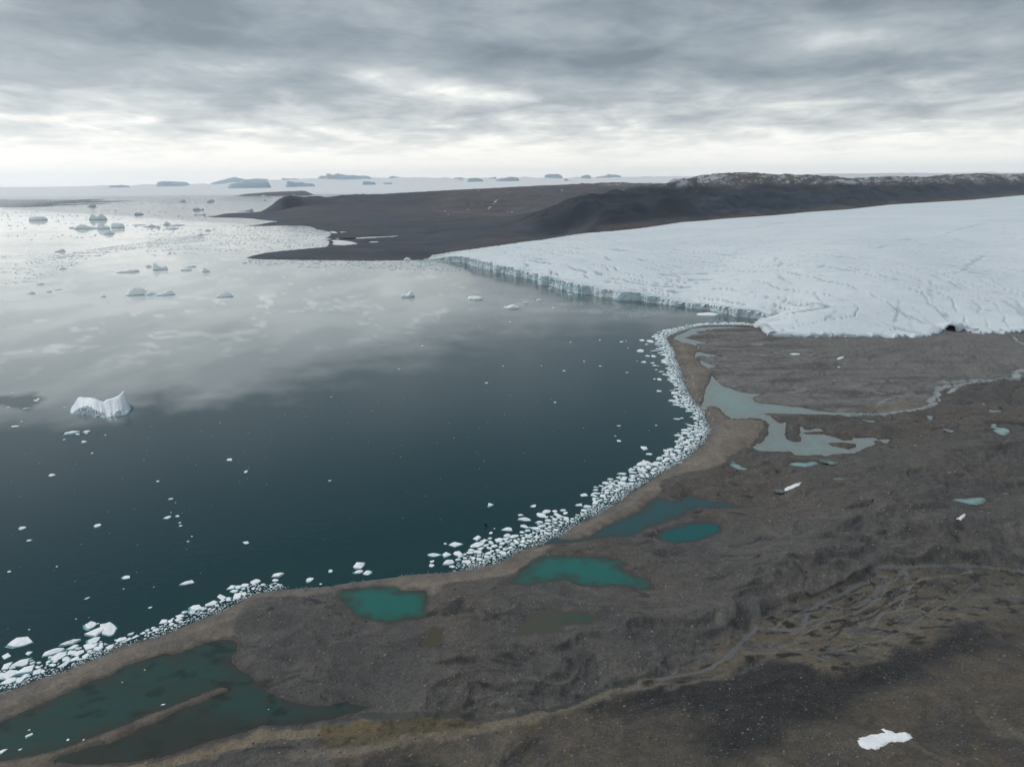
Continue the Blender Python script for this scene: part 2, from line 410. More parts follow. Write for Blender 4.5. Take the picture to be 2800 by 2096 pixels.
for q_ in range(1950, 3300, 150):
    Dm_ = float(np.interp(q_, DMX, DMY))
    CD(q_, Dm_ + 2700, 262); CD(q_, Dm_ + 5400, 215)
for a in [(1500, 6000, 130), (1650, 6200, 140), (1800, 6600, 170), (1950, 9000, 200), (1350, 14000, 150), (1600, 14000, 170), (900, 11000, 40), (1050, 11500, 90), (1200, 13000, 120),
          (2000, 13000, 150), (2500, 17000, 200), (760, 9600, 30), (850, 10500, 40), (1300, 20000, 40), (2000, 20000, 60), (2800, 20000, 60)]:
    CD(*a)
# heights noted only as lens readings get ground truth spacing in log-polar space
bu, bv = lp(np.array(cx), np.array(cy))
Hfit = rbf_fit(bu, bv, np.array(cz, float), 0.012, 3e-4)
def Hbase(X, Y):
    u, v = lp(X, Y)
    return np.maximum(Hfit(u, v), 0.8)

def G(px, py, n=10):
    """where a photo point meets the base relief"""
    px = np.asarray(px, float); py = np.asarray(py, float)
    z = np.zeros(px.shape) + 3.0
    for _ in range(n):
        x, y = unproj(px, py, z); z = 0.4 * z + 0.6 * Hbase(x, y)
    return x, y, z
def GW(pts):
    a = np.array(pts, float); x, y, z = G(a[:, 0], a[:, 1]); return np.stack([x, y], 1)

# ------------------------------------------------------------------ glacier surface heights and outline
gx, gy, gz = [], [], []
ztop = []
for (fx, fy), (tx, ty) in zip(foot_px, top_px):
    x, y = unproj(fx, fy, 0.0); D = math.hypot(x, y)
    _, _, z = atdist(tx, ty, D + 4); z = max(float(z), 2.0); ztop.append(z)
    x2, y2, _ = atdist(tx, ty, D + 12)
    gx.append(float(x2)); gy.append(float(y2)); gz.append(z)
ztop = np.array(ztop)
farW = []
for (a, b), z in zip(far_px, far_z):
    x, y = unproj(a, b, z); gx.append(float(x)); gy.append(float(y)); gz.append(float(z)); farW.append((float(x), float(y)))
for a in [(1400, 700, 38), (1500, 730, 35), (1600, 700, 51), (1800, 680, 68), (2000, 800, 30), (2000, 720, 55), (2000, 640, 84), (2200, 620, 98), (2200, 700, 84),
          (2400, 750, 69), (2600, 620, 119), (2400, 650, 104), (2800, 600, 126), (2800, 700, 83), (2600, 760, 62), (2800, 800, 47), (2500, 850, 28), (2700, 860, 24), (2300, 850, 32), (2160, 850, 27),
          (2200, 885, 20), (2400, 895, 17), (2600, 880, 18), (2900, 880, 20), (3300, 800, 55), (3300, 650, 130), (2100, 900, 10), (1700, 640, 62)]:
    x, y = unproj(a[0], a[1], a[2]); gx.append(float(x)); gy.append(float(y)); gz.append(float(a[2]))
gu, gv = lp(np.array(gx), np.array(gy))
Gfit = rbf_fit(gu, gv, np.array(gz, float), 0.02, 6e-4)

lobe_px = T('Z8', [(1885, 92), (1800, 128), (1700, 143), (1640, 152), (1605, 185), (1590, 212), (1680, 262), (1765, 304)])
land_px = lobe_px[-1:] + T('R3', [(655, 1037), (760, 1041), (850, 1045), (950, 1042), (1050, 1040), (1150, 1040), (1250, 1043), (1350, 1042), (1450, 1047), (1530, 1043), (1600, 1046), (1660, 1034), (1700, 1026),
    (1725, 1008), (1750, 998), (1767, 994), (1790, 1002), (1850, 1006), (1900, 1018), (1950, 1024), (2030, 1019), (2100, 1021), (2212, 1012)]) + [(2900, 905), (3050, 900), (3300, 880), (3700, 870), (4300, 850)]
lobeW = uv(lobe_px[:-1], 1.0)
landW = GW(land_px)
footW = uv(foot_px, 0.0)

def resample(P, step):
    P = np.asarray(P, float); s = np.concatenate([[0], np.cumsum(np.hypot(*np.diff(P, axis=0).T))])
    n = max(2, int(s[-1] / step) + 1); t = np.linspace(0, s[-1], n)
    return np.stack([np.interp(t, s, P[:, 0]), np.interp(t, s, P[:, 1])], 1), t, s
def normals(P):
    d = np.gradient(P, axis=0); d /= np.hypot(d[:, 0], d[:, 1])[:, None] + 1e-9
    return np.stack([-d[:, 1], d[:, 0]], 1)         # left of travel = towards the ice

def front_line(step):
    P, t, s = resample(footW, step)
    N = normals(P)
    w = sstep(0, 250, t) * sstep(0, 60, t[-1] - t)
    off = (fbm(t / 70, t * 0 + 3, 3, 5) * 16 + ridged(t / 38, t * 0 + 9, 2, 8) * 5 - 2 + np.round(gnoise(t / 34, t * 0 + 2, 77) * 2.2) * 2.2) * w
    z = np.interp(t, s, ztop)
    return P + N * off[:, None], N, t, z
Pf, Nf, tf, zf = front_line(14)
glacW = np.vstack([Pf, lobeW, landW, np.array(farW)[::-1]])
landedge = np.vstack([lobeW, landW])

# ------------------------------------------------------------------ shared polar grid (finer where the camera sees more of it)
def az_axis(k):
    dense = np.arange(-38.5, 38.5, k * math.degrees(1 / 711.0))
    side = np.concatenate([np.arange(38.5, 44, 0.12), np.arange(44, 70.1, 0.5)])
    return np.radians(np.concatenate([-side[::-1], dense[1:], side]))
def r_axis(k, r0, r1, cap=0.006):
    r = [r0]
    while r[-1] < r1:
        x = r[-1]; hh = 215.0
        r.append(x + min(k * (x * x + hh * hh) / (711 * hh), cap * x))
    return np.array(r)
AZ = az_axis(0.85); RR = r_axis(0.85, 190, 17000)
nA, nR = len(AZ), len(RR)
rr, aa = np.meshgrid(RR, AZ, indexing='ij')
GX = (rr * np.sin(aa)).astype(F32).ravel(); GY = (rr * np.cos(aa)).astype(F32).ravel(); GR = rr.astype(F32).ravel()
del rr, aa
def grid_faces(active):
    """quads of the shared grid whose four corners are active, reindexed"""
    A = active.reshape(nR, nA)
    q = A[:-1, :-1] & A[1:, :-1] & A[:-1, 1:] & A[1:, 1:]
    i, j = np.nonzero(q)
    f = np.stack([i * nA + j, i * nA + j + 1, (i + 1) * nA + j + 1, (i + 1) * nA + j], 1)
    used = np.zeros(nR * nA, bool); used[f.ravel()] = True
    ren = np.cumsum(used) - 1
    return used, ren[f][:, ::-1]

sdC = sdist(GX, GY, coastW, margin=60)
act = sdC > -45
AI = np.nonzero(act)[0]
X = GX[AI]; Y = GY[AI]; Rg = GR[AI]; SC = sdC[AI].copy()
# small-scale raggedness of the waterline
SC += fbm(X / 14, Y / 14, 3, 41) * np.clip(Rg / 900, 0.25, 3) * 1.6
print('grid', nA, nR, len(AI))
# ------------------------------------------------------------------ ponds: outline, level, colours
# name, region polygon, level (None = read from relief), edge colour, middle colour, fade metres, holes
PONDS = []
def pond(name, poly, level, edge, mid, fade, label, holes=(), rough=0.08, pat=0.0, depth=3.0):
    a = np.array(poly, float)
    if level is None:
        x, y, z = G(a[:, 0].mean(), a[:, 1].mean()); level = float(z) - (2.6 if label in ('small pool', 'pale pond') else .8)
    P = uv(poly, level)
    PONDS.append(dict(name=name, P=P, level=level, edge=np.array(edge), mid=np.array(mid), fade=fade, label=label,
                      holes=[uv(h, level) for h in holes], rough=rough, pat=pat, depth=depth))
lag = T('R6', [(-900, 1900), (-900, 1500), (-300, 1270), (0, 1155), (60, 1130), (160, 1085), (240, 1050), (330, 1010), (400, 980), (500, 930), (560, 902), (650, 880), (700, 850), (750, 815), (850, 785), (950, 755),
    (990, 740), (1040, 748), (1090, 735), (1150, 710), (1230, 680), (1330, 655), (1420, 660), (1445, 690), (1430, 730), (1400, 760), (1410, 800), (1450, 840), (1510, 870), (1560, 930), (1620, 970),
    (1690, 1010), (1780, 1035), (1900, 1060), (2000, 1055), (2080, 1035), (2140, 1030), (2212, 1035)]) + T('R7', [(100, 1290), (160, 1300), (230, 1315), (150, 1345), (60, 1370), (0, 1395)]) \
    + T('R6', [(2100, 1135), (1950, 1150), (1830, 1170), (1700, 1185), (1600, 1175), (1480, 1220), (1350, 1255), (1240, 1285), (1150, 1320), (1050, 1350), (950, 1372), (800, 1402), (700, 1405), (600, 1418),
    (450, 1415), (350, 1398), (300, 1440), (0, 1700)])
spit = T('R6', [(-900, 1800), (-300, 1480), (0, 1397), (100, 1378), (200, 1362), (300, 1340), (400, 1312), (470, 1285), (560, 1252), (640, 1222), (720, 1190), (800, 1160), (900, 1112), (980, 1085), (1050, 1060), (1120, 1030),
    (1200, 1000), (1270, 970), (1330, 950), (1378, 953), (1372, 972), (1290, 1000), (1200, 1042), (1120, 1062), (1050, 1096), (1010, 1120), (980, 1140), (930, 1165), (850, 1187), (790, 1225), (720, 1262),
    (660, 1285), (600, 1293), (520, 1310), (450, 1336), (370, 1357), (330, 1385), (325, 1420), (400, 1500), (-300, 1900)])
pond('lagoon', lag, 0.25, (.044, .050, .042), (.028, .064, .057), 12, 'dark green shallow lagoon behind the gravel beach', [spit], pat=1.0, depth=1.5)
pond('pond', T('R7', [(45, 680), (80, 650), (160, 640), (270, 630), (370, 632), (430, 655), (480, 650), (552, 652), (562, 675), (560, 700), (552, 730), (545, 760), (550, 800), (480, 815), (430, 820), (350, 833),
    (240, 822), (160, 800), (120, 755), (80, 720), (60, 700)]), 2.0, (.045, .055, .042), (.020, .130, .110), 11, 'turquoise pond beside the beach')
pond('pond', T('R7', [(1062, 618), (1035, 600), (1045, 580), (1075, 560), (1110, 530), (1150, 490), (1210, 460), (1300, 450), (1450, 458), (1560, 458), (1650, 480), (1690, 500), (1660, 520), (1690, 545), (1730, 565),
    (1790, 580), (1825, 615), (1842, 645), (1780, 647), (1700, 632), (1600, 625), (1530, 630), (1420, 625), (1370, 600), (1330, 592), (1290, 595), (1230, 606), (1150, 615)]), 2.5, (.045, .055, .045), (.020, .132, .112), 13, 'large turquoise pond')
pond('pond', T('R7', [(1055, 908), (1075, 885), (1100, 850), (1140, 810), (1190, 775), (1240, 762), (1290, 780), (1390, 770), (1460, 780), (1520, 800), (1525, 820), (1490, 840), (1400, 845), (1330, 850), (1290, 885),
    (1270, 897), (1200, 900), (1170, 890), (1120, 908)]), None, (.075, .070, .045), (.022, .085, .070), 14, 'small pond, half tan and half green', depth=1.2)
pond('puddle', T('R7', [(535, 965), (562, 930), (572, 880), (600, 865), (638, 885), (640, 930), (620, 960), (580, 985)]), 6.0, (.080, .068, .040), (.075, .068, .042), 5, 'tan puddle', depth=0.8)
pond('channel', T('R5', [(0, 1123), (60, 1145), (130, 1150), (165, 1120), (200, 1108), (230, 1130), (330, 1150), (440, 1155), (450, 1180), (570, 1186), (400, 1192), (240, 1190), (190, 1208), (160, 1232), (110, 1262)]) +
     T('R7', [(1955, 240), (1900, 272), (1830, 290), (1780, 312), (1740, 335), (1690, 350), (1600, 346), (1500, 366), (1370, 385), (1260, 388), (1190, 398), (1175, 388), (1240, 362), (1300, 357), (1380, 368), (1480, 346),
     (1560, 292), (1620, 265), (1700, 230), (1760, 205), (1800, 168), (1850, 132)]), 0.2, (.045, .055, .052), (.026, .082, .088), 9, 'blue green pond joined to the bay by a channel', depth=2)
pond('pond', T('R8', [(0, 262), (20, 235), (60, 215), (120, 198), (180, 180), (270, 170), (350, 178), (388, 200), (380, 225), (330, 250), (270, 275), (180, 293), (100, 296), (40, 282), (0, 268), (-20, 262)]), 1.2,
     (.035, .055, .050), (.008, .095, .095), 6, 'small deep teal pond')
milk = (.205, .300, .285); silt = (.22, .23, .215)
pond('outwash_lagoon', T('R5', [(262, 590), (258, 565), (275, 545), (275, 520), (285, 470), (310, 430), (325, 385), (345, 415), (372, 440), (400, 457), (440, 468), (470, 482), (520, 492), (560, 500), (640, 500), (570, 522), (580, 545), (620, 560), (680, 562), (730, 568), (800, 577),
     (870, 582), (950, 602), (1050, 612), (1200, 616), (1320, 613), (1320, 619), (1200, 622), (1000, 627), (800, 622), (620, 618), (680, 632), (700, 655), (720, 668), (740, 680), (775, 668), (770, 720), (768, 755), (780, 778), (820, 790),
     (858, 790), (864, 768), (850, 745), (860, 735), (855, 700), (870, 695), (890, 718), (920, 722), (945, 708), (985, 712), (1002, 727), (940, 730), (880, 735), (870, 742), (930, 746), (1000, 745), (1050, 758), (1100, 765), (1200, 768), (1300, 764),
     (1330, 776), (1405, 775), (1390, 800), (1340, 795), (1300, 812), (1250, 830), (1190, 860), (1120, 862), (1050, 868), (1010, 880), (980, 868), (900, 874), (820, 870), (800, 850), (700, 850), (640, 848),
     (600, 843), (565, 822), (600, 805), (632, 798), (650, 765), (668, 740), (664, 700), (672, 688), (650, 665), (620, 650), (540, 645), (440, 650), (410, 628), (380, 600), (365, 585), (330, 575), (300, 578), (290, 598)]), 0.3, silt, milk, 30,
     'milky pale green outwash lagoon', [T('R5', [(1025, 800), (1060, 796), (1120, 795), (1200, 803), (1192, 822), (1150, 836), (1110, 828), (1050, 815)]), T('R5', [(1080, 768), (1120, 764), (1175, 768), (1180, 780), (1120, 782)]),
     T('R5', [(1308, 785), (1345, 782), (1350, 792), (1310, 800)])], rough=0.16, depth=1.0)
pond('outwash_pond', T('Z8', [(620, 338), (650, 305), (700, 282), (780, 245), (850, 212), (960, 198), (1100, 190), (1300, 188), (1500, 196), (1560, 205), (1300, 206), (1180, 212), (1040, 222), (1010, 242), (880, 250), (960, 268), (860, 290), (800, 312), (770, 325), (850, 345), (960, 372), (1080, 385),
     (900, 398), (900, 412), (950, 432), (920, 470), (905, 455), (930, 432), (870, 415), (800, 390), (715, 382), (700, 360)]), 0.5, silt, milk, 25, 'shallow silty pond by the glacier corner', rough=0.2, depth=0.7)
pond('outwash_pond', T('Z8', [(890, 515), (910, 492), (960, 498), (1010, 512), (1060, 520), (1130, 530), (1210, 552), (1120, 548), (1030, 560), (1000, 545), (960, 540), (900, 560), (880, 568)]), 0.8, silt, milk, 20, 'silty pool', rough=0.2, depth=0.6)
pond('outwash_pond', T('Z8', [(940, 592), (990, 605), (1060, 640), (1100, 655), (1200, 668), (1110, 678), (1050, 697), (980, 660), (955, 640)]), 0.8, silt, milk, 20, 'silty pool', rough=0.2, depth=0.6)
sm = (.24, .38, .36)
for nm, pts, lab in [
    ('pond', T('W2', [(945, 625), (960, 610), (1010, 603), (1060, 600), (1120, 606), (1180, 592), (1220, 595), (1250, 620), (1190, 640), (1120, 652), (1010, 642), (960, 634)]), 'pale pond'),
    ('pond', T('W2', [(1290, 588), (1350, 590), (1400, 598), (1408, 606), (1370, 616), (1330, 600)]), 'pale pond'),
    ('pond', T('W2', [(340, 625), (370, 615), (368, 590), (395, 600), (400, 618), (455, 625), (460, 645), (550, 668), (500, 682), (430, 672), (380, 650)]), 'grey green pond'),
    ('pond', T('W3', [(1685, 695), (1705, 655), (1730, 650), (1765, 660), (1750, 690), (1800, 698), (1850, 700), (1885, 715), (1915, 728), (1905, 765), (1850, 790), (1790, 778), (1740, 750), (1720, 722), (1755, 712), (1700, 705)]), 'pale pond'),
    ('pond', T('W3', [(1240, 1522), (1290, 1500), (1400, 1500), (1500, 1486), (1590, 1485), (1635, 1505), (1648, 1530), (1600, 1560), (1540, 1577), (1460, 1570), (1380, 1550), (1300, 1532)]), 'pale pond'),
    ('pond', T('W3', [(215, 608), (300, 613), (385, 618), (398, 630), (360, 642), (290, 632)]), 'small pool'),
    ('pond', T('W3', [(1205, 722), (1260, 724), (1300, 738), (1260, 747), (1215, 738)]), 'small pool'),
    ('pond', T('W3', [(970, 566), (1035, 575), (1038, 592), (1020, 608), (985, 600)]), 'small pool'),
    ('pond', T('W3', [(1670, 502), (1700, 510), (1770, 505), (1850, 498), (1790, 524), (1700, 520)]), 'small pool'),
    ('pond', T('W3', [(1595, 425), (1630, 428), (1632, 446), (1605, 446)]), 'small pool'),
    ('pond', T('W3', [(1340, 437), (1415, 430), (1415, 442), (1350, 444)]), 'small pool'),
    ('pond', T('W3', [(1800, 1440), (1890, 1437), (1915, 1447), (1830, 1455)]), 'small pool'),
    ('pond', T('W3', [(385, 1158), (440, 1156), (460, 1166), (410, 1174)]), 'small pool'),
    ('pond', T('W3', [(90, 582), (220, 585), (222, 594), (150, 592)]), 'small pool'),
    ('pond', T('W2', [(1390, 765), (1560, 758), (1560, 767), (1400, 775)]), 'small pool'),
    ('pond', T('W2', [(830, 888), (900, 875), (905, 885), (850, 900)]), 'small pool'),
    ('pond', T('W3', [(1500, 1632), (1600, 1636), (1660, 1648), (1560, 1650)]), 'small pool')]:
    a = np.array(pts); w_ = a[:, 0].max() - a[:, 0].min()
    pond(nm, pts, None, (.12, .14, .13), sm if w_ > 25 else (.2, .25, .25), 5 if w_ > 25 else 2, lab, depth=0.8)
for pts in [T('W1', [(1790, 782), (1850, 776), (1950, 785), (2050, 800), (2115, 822), (2080, 838), (1950, 850), (1850, 843), (1800, 828), (1830, 808)]), T('W1', [(1775, 672), (1830, 676), (1885, 688), (1860, 700), (1800, 695)]),
            T('W1', [(1885, 765), (1990, 752), (2060, 757), (2050, 772), (1930, 770)]), T('W1', [(1690, 762), (1840, 752), (1830, 768), (1750, 776)]),
            T('R2', [(0, 447), (150, 443), (250, 436), (380, 432), (440, 425), (380, 438), (250, 445), (100, 452)]), T('R2', [(230, 470), (270, 461), (305, 468), (280, 476)]),
            T('R2', [(60, 405), (140, 407), (60, 412)]), T('R2', [(560, 422), (640, 417), (600, 425)])]:
    pond('pond', pts, 0.6, (.12, .12, .11), (.16, .16, .15), 20, 'bright pool on the far flats', rough=0.05, depth=0.6)

# streams: polylines with widths, water-coloured ribbons lying in shallow beds
STREAMS = []
def stream(pts, w, colr, rough=0.15):
    P, t, s = resample(GW(pts), 6.0)
    STREAMS.append((P, w, np.array(colr), rough))
rc = (.23, .25, .245)
stream(T('W3', [(-100, 543), (100, 541), (300, 536), (600, 532), (740, 528), (850, 508), (960, 470), (1070, 433)]), 5.5, rc)
stream(T('W3', [(1110, 415), (1112, 385), (1080, 350)]), 2.0, rc)
stream(T('W3', [(1005, 410), (1040, 370), (1080, 320), (1085, 280), (1130, 240), (1200, 215)]), 7, rc)
stream(T('W3', [(1150, 192), (1250, 186), (1400, 165), (1550, 156), (1700, 155), (1850, 148), (2010, 140)]), 5, rc)
stream(T('W3', [(1130, 260), (1230, 235), (1330, 212), (1450, 192), (1600, 172), (1720, 156)]), 5, rc)
stream(T('W3', [(1230, 290), (1290, 260), (1370, 225)]), 7, rc)
stream(T('W3', [(2000, 138), (1980, 110), (1985, 75), (2030, 50), (2100, 42), (2200, 30)]), 9, rc)
stream(T('W3', [(430, 415), (520, 375), (600, 348), (680, 340)]), 2.0, rc)
stream(T('R3', [(2150, 1040), (2170, 1065), (2212, 1085), (2280, 1100)]), 4, rc)
dk = (.060, .066, .070)
braid = [(T('R8', [(2300, 480), (2212, 470), (2100, 455), (2000, 440), (1850, 430), (1700, 432), (1600, 436), (1500, 440), (1400, 437), (1330, 440), (1290, 480), (1230, 535), (1150, 585), (1060, 625), (1000, 650), (940, 685), (895, 735), (880, 770), (890, 800), (850, 822),
     (750, 820), (660, 808), (600, 805), (560, 840), (500, 895), (470, 930), (410, 990), (330, 1045), (200, 1085), (0, 1118)]), 2.6, (.078, .082, .088)),
    (T('R8', [(1500, 440), (1450, 500), (1370, 555), (1310, 610), (1240, 660), (1180, 690), (1090, 688), (1000, 660)]), 1.8, (.085, .088, .09)),
    (T('R8', [(1500, 470), (1500, 520), (1515, 580), (1480, 640), (1470, 700), (1400, 712), (1350, 715), (1310, 780), (1290, 805)]), 2.2, (.085, .088, .09)),
    (T('R8', [(1180, 720), (1240, 690), (1310, 655), (1360, 600), (1390, 555), (1330, 540), (1340, 580), (1280, 620)]), 1.4, (.09, .092, .092)),
    (T('R8', [(1180, 720), (1210, 760), (1225, 800)]), 1.2, (.085, .088, .09)),
    (T('R8', [(1515, 570), (1560, 520), (1680, 500), (1800, 492), (1900, 460)]), 1.1, (.12, .11, .10)),
    (T('R8', [(1290, 560), (1260, 510), (1330, 490), (1420, 510)]), 1.2, (.085, .088, .09)),
    (T('R8', [(1640, 720), (1550, 690), (1480, 710)]), 1.0, (.10, .10, .10)),
    (T('R8', [(470, 920), (600, 940), (750, 935), (900, 965), (1000, 1000)]), 1.5, (.07, .07, .07)),
    (T('R7', [(1870, 1112), (1780, 1135), (1700, 1160), (1600, 1190), (1500, 1222), (1400, 1270), (1300, 1312), (1200, 1340), (1050, 1362), (950, 1376), (800, 1376), (650, 1360), (520, 1340), (400, 1345), (300, 1345), (180, 1330)]), 4.5, (.030, .034, .030))]
_r = random.Random(8)
for k in range(20):
    x0, y0 = _r.uniform(1250, 2050), 0; y0 = _r.uniform(470, 640) + (x0 - 1250) * .02; x1 = x0 - _r.uniform(350, 800); y1 = min(y0 + (x0 - x1) * _r.uniform(.30, .55), 960 - (x1 - 600) * .0); P_ = []
    a1, a2, p1, p2 = _r.uniform(10, 26), _r.uniform(4, 10), _r.uniform(0, 6), _r.uniform(0, 6)
    for i in range(26):
        t_ = i / 25; P_.append((x0 + (x1 - x0) * t_ + a2 * math.sin(t_ * 31 + p2), y0 + (y1 - y0) * t_ + a1 * math.sin(t_ * 9 + p1) + a2 * math.sin(t_ * 23 + p2)))
    braid.append((T('R8', P_), _r.uniform(.6, 1.3), _r.choice([(.085, .082, .078), (.095, .09, .082), (.075, .075, .075), (.022, .021, .020)])))
for pts, w_, c_ in braid: stream(pts, w_, (c_[0] * 1.5, c_[1] * 1.42, c_[2] * 1.32), 0.5)
print('ponds', len(PONDS), [round(p['level'], 1) for p in PONDS])
DEBUG = True
# ------------------------------------------------------------------ relief
h = Hbase(X, Y).astype(F32)
U, V = lp(X, Y); U = U.astype(F32)
def regw(r, pts): return GW(T(r, pts))
def rmask(P, soft, rag=0.0, scale=20.0, seed=1, margin=120):
    s = sdist(X, Y, P, margin)
    if rag: s = s + fbm(X / scale, Y / scale, 4, seed) * rag
    return sstep(-soft, soft, s)
OUTW = regw('R5', [(60, 160), (150, 100), (400, 85), (580, 95), (650, 145), (1200, 120), (1750, 120), (2300, 140), (2500, 420), (2300, 380), (2170, 400), (1850, 425), (1690, 480), (1640, 560), (1500, 612), (950, 615), (620, 625), (280, 590), (320, 380), (220, 270), (100, 170)])
m_out = rmask(OUTW, 12, 10, 60, 3, 200)
bp = [regw('R6', [(-900, 1100), (0, 900), (1400, 400), (1560, 340), (2212, 270), (2212, 345), (2060, 354), (1900, 374), (1700, 380), (1560, 397), (1480, 430), (1430, 520), (1400, 600), (1425, 660), (1330, 662), (850, 795), (500, 940), (0, 1165), (-900, 1600)]),
      regw('R7', [(0, 600), (560, 540), (1000, 460), (1210, 380), (1290, 388), (1240, 420), (1150, 470), (1060, 545), (960, 565), (700, 590), (600, 640), (450, 652), (380, 632), (150, 640), (0, 652)]),
      regw('R7', [(1290, 335), (1860, 0), (1900, 30), (1860, 110), (1700, 237), (1480, 352), (1380, 374), (1290, 365)]),
      regw('R5', [(0, 1000), (0, 1022), (60, 1010), (150, 978), (300, 962), (390, 925), (430, 880), (520, 830), (580, 790), (640, 720), (640, 670), (540, 645), (440, 652), (330, 575), (285, 590), (270, 540), (275, 520), (310, 400), (315, 350), (300, 335), (230, 290), (225, 240), (250, 215),
                  (110, 180), (50, 150), (-50, 200), (-50, 400), (100, 600), (100, 850)])]
m_beach = np.zeros_like(h)
for i, P in enumerate(bp): m_beach = np.maximum(m_beach, rmask(P, 2.5, 4, 16, 11 + i))
BRAID = regw('R8', [(590, 780), (700, 715), (830, 650), (920, 630), (1040, 595), (1100, 560), (1250, 500), (1330, 435), (1500, 418), (1850, 405), (2400, 430), (2400, 700), (2212, 705), (2100, 760), (1950, 775), (1800, 770), (1700, 850), (1640, 900), (1560, 925), (1430, 915), (1400, 960),
                    (1380, 1010), (1290, 1020), (1200, 1040), (1100, 1080), (1000, 1070), (900, 1010), (650, 975), (560, 1010), (450, 1085), (200, 1150), (0, 1150), (-100, 1150), (-100, 1120), (0, 1105), (200, 1050), (280, 960), (340, 900), (450, 862), (570, 825)])
m_braid = rmask(BRAID, 2.5, 3, 14, 21)
DARKH = regw('R8', [(-400, 1180), (0, 1185), (230, 1150), (450, 1100), (570, 1020), (650, 990), (900, 1020), (1000, 1075), (1200, 1050), (1380, 1020), (1420, 925), (1560, 935), (1640, 905), (1700, 860), (1800, 780), (1930, 790), (1980, 880), (1900, 960), (1700, 1060), (1500, 1130), (1300, 1180), (1150, 1260),
                    (1000, 1350), (850, 1450), (700, 1510), (500, 1580), (330, 1640), (290, 1560), (250, 1400), (100, 1300), (-100, 1290), (-400, 1300)])
m_dark = rmask(DARKH, 9, 13, 26, 23)
HILL = regw('R8', [(-1990, 1640), (-1990, 1420), (-1200, 1300), (-700, 1330), (-300, 1180), (0, 1185), (230, 1150), (450, 1100), (650, 990), (900, 1020), (1200, 1050), (1420, 925), (1640, 905), (1800, 780), (2100, 765), (2500, 690), (3200, 1500), (2600, 2600), (-1990, 2500)])
m_hill = rmask(HILL, 4, 5, 20, 25, 200)
TANB = regw('R6', [(250, 1430), (600, 1420), (800, 1408), (950, 1378), (1100, 1330), (1350, 1262), (1480, 1225), (1580, 1165), (1620, 1175), (1830, 1168), (2000, 1150), (2212, 1110), (2350, 1200), (2100, 1220), (1900, 1235), (1700, 1240), (1500, 1290), (1300, 1345), (1100, 1390), (900, 1440), (500, 1480), (200, 1500)])
m_tan = rmask(TANB, 1.6, 3.5, 7, 27)
TAN2 = regw('R7', [(-60, 1395), (200, 1370), (400, 1365), (520, 1362), (650, 1385), (760, 1410), (880, 1425), (760, 1470), (600, 1500), (400, 1510), (200, 1515), (-60, 1530)])
m_ochre = rmask(TAN2, 2, 5, 8, 29)
m_spit = rmask(uv(spit, 0.4), 1.0, 0.8, 6, 31)
bank = resample(regw('R7', [(2212, 1120), (2080, 1165), (1900, 1178), (1750, 1184), (1600, 1228), (1450, 1288), (1250, 1352), (1100, 1402), (900, 1432), (700, 1480), (500, 1505), (300, 1545), (100, 1580), (-200, 1590)]), 8)[0]
d_bank = -sdist(X, Y, bank, 40, closed=False)
m_bank = sstep(5.5, 1.5, d_bank + fbm(X / 6, Y / 6, 3, 33) * 4) * sstep(0, 3, d_bank + 3)

far = sstep(2200, 2800, Rg)
flat = np.clip(np.maximum(m_out, np.maximum(m_beach, np.maximum(m_braid, m_spit))), 0, 1)
near = (1 - far)
rug = near * (1 - flat)
wx = X + fbm(X / 60, Y / 60, 2, 51) * 25; wy = Y + fbm(X / 60, Y / 60, 2, 52) * 25
mor = fbm(wx / 95, wy / 70, 3, 53) * 6.0 + (ridged(wx / 46, wy / 34, 2, 54) - 0.45) * 4.2 + fbm(wx / 14, wy / 11, 3, 55) * 1.9 + fbm(X / 4.0, Y / 4.0, 2, 56) * 0.55
hillw = np.clip(m_hill, 0, 1)
h += rug * (mor * (1 - 0.6 * hillw) + hillw * (ridged(wx / 30, wy / 60, 3, 57) * 0.9))
h += near * flat * (fbm(X / 30, Y / 30, 3, 58) * 0.35 + fbm(X / 5, Y / 5, 2, 59) * 0.08)
# far hills: broad undulation, gullies down the faces
du = U * 1000.0
facem = far * sstep(45, 120, h) * sstep(290, 205, h)
ga = X * .82 + Y * .57; gb = -X * .57 + Y * .82
gul = ridged(ga / 170 + fbm(X / 420, Y / 420, 3, 60) * 1.6, gb / 900, 4, 61)
h += facem * (gul - 0.5) * 14 * sstep(2800, 3400, Rg)
h += far * fbm(X / 420, Y / 420, 4, 62) * np.clip(h * 0.05, 2, 8)
h += far * sstep(45, 110, h) * sstep(0, .03, U - .07) * (ridged(X / 420 + 3, Y / 420, 3, 64) - .55) * 34 * sstep(3000, 3600, Rg)
h += far * sstep(8, 30, h) * fbm(X / 90, Y / 90, 3, 63) * 3.0
# glacier bed and margins
sdG = sdist(X, Y, glacW, 220)
gsurf = Gfit(U, V).astype(F32)
h = np.where(sdG > 2, np.minimum(h, gsurf - 6 - np.clip(sdG * 0.05, 0, 15)), h)
dfg = -sdist(X, Y, np.array(farW), 900, closed=False)
mk = (dfg < 850) & (sdG < 2) & (Rg > 2300)
h = np.where(mk, np.minimum(h, gsurf - 2 + .16 * dfg + .0009 * dfg ** 2), h)
# low push moraine along the land margin
# coast
shore_hi = np.where(Rg < 2200, 0.16, np.where(Rg < 7000, .35, 1.3)) * np.maximum(SC, 0) + 0.02
h = np.where(SC > 0, np.minimum(h, shore_hi + np.where(Rg > 2200, 0, 0)), np.maximum(0.10 * SC, -12) - 0.05)
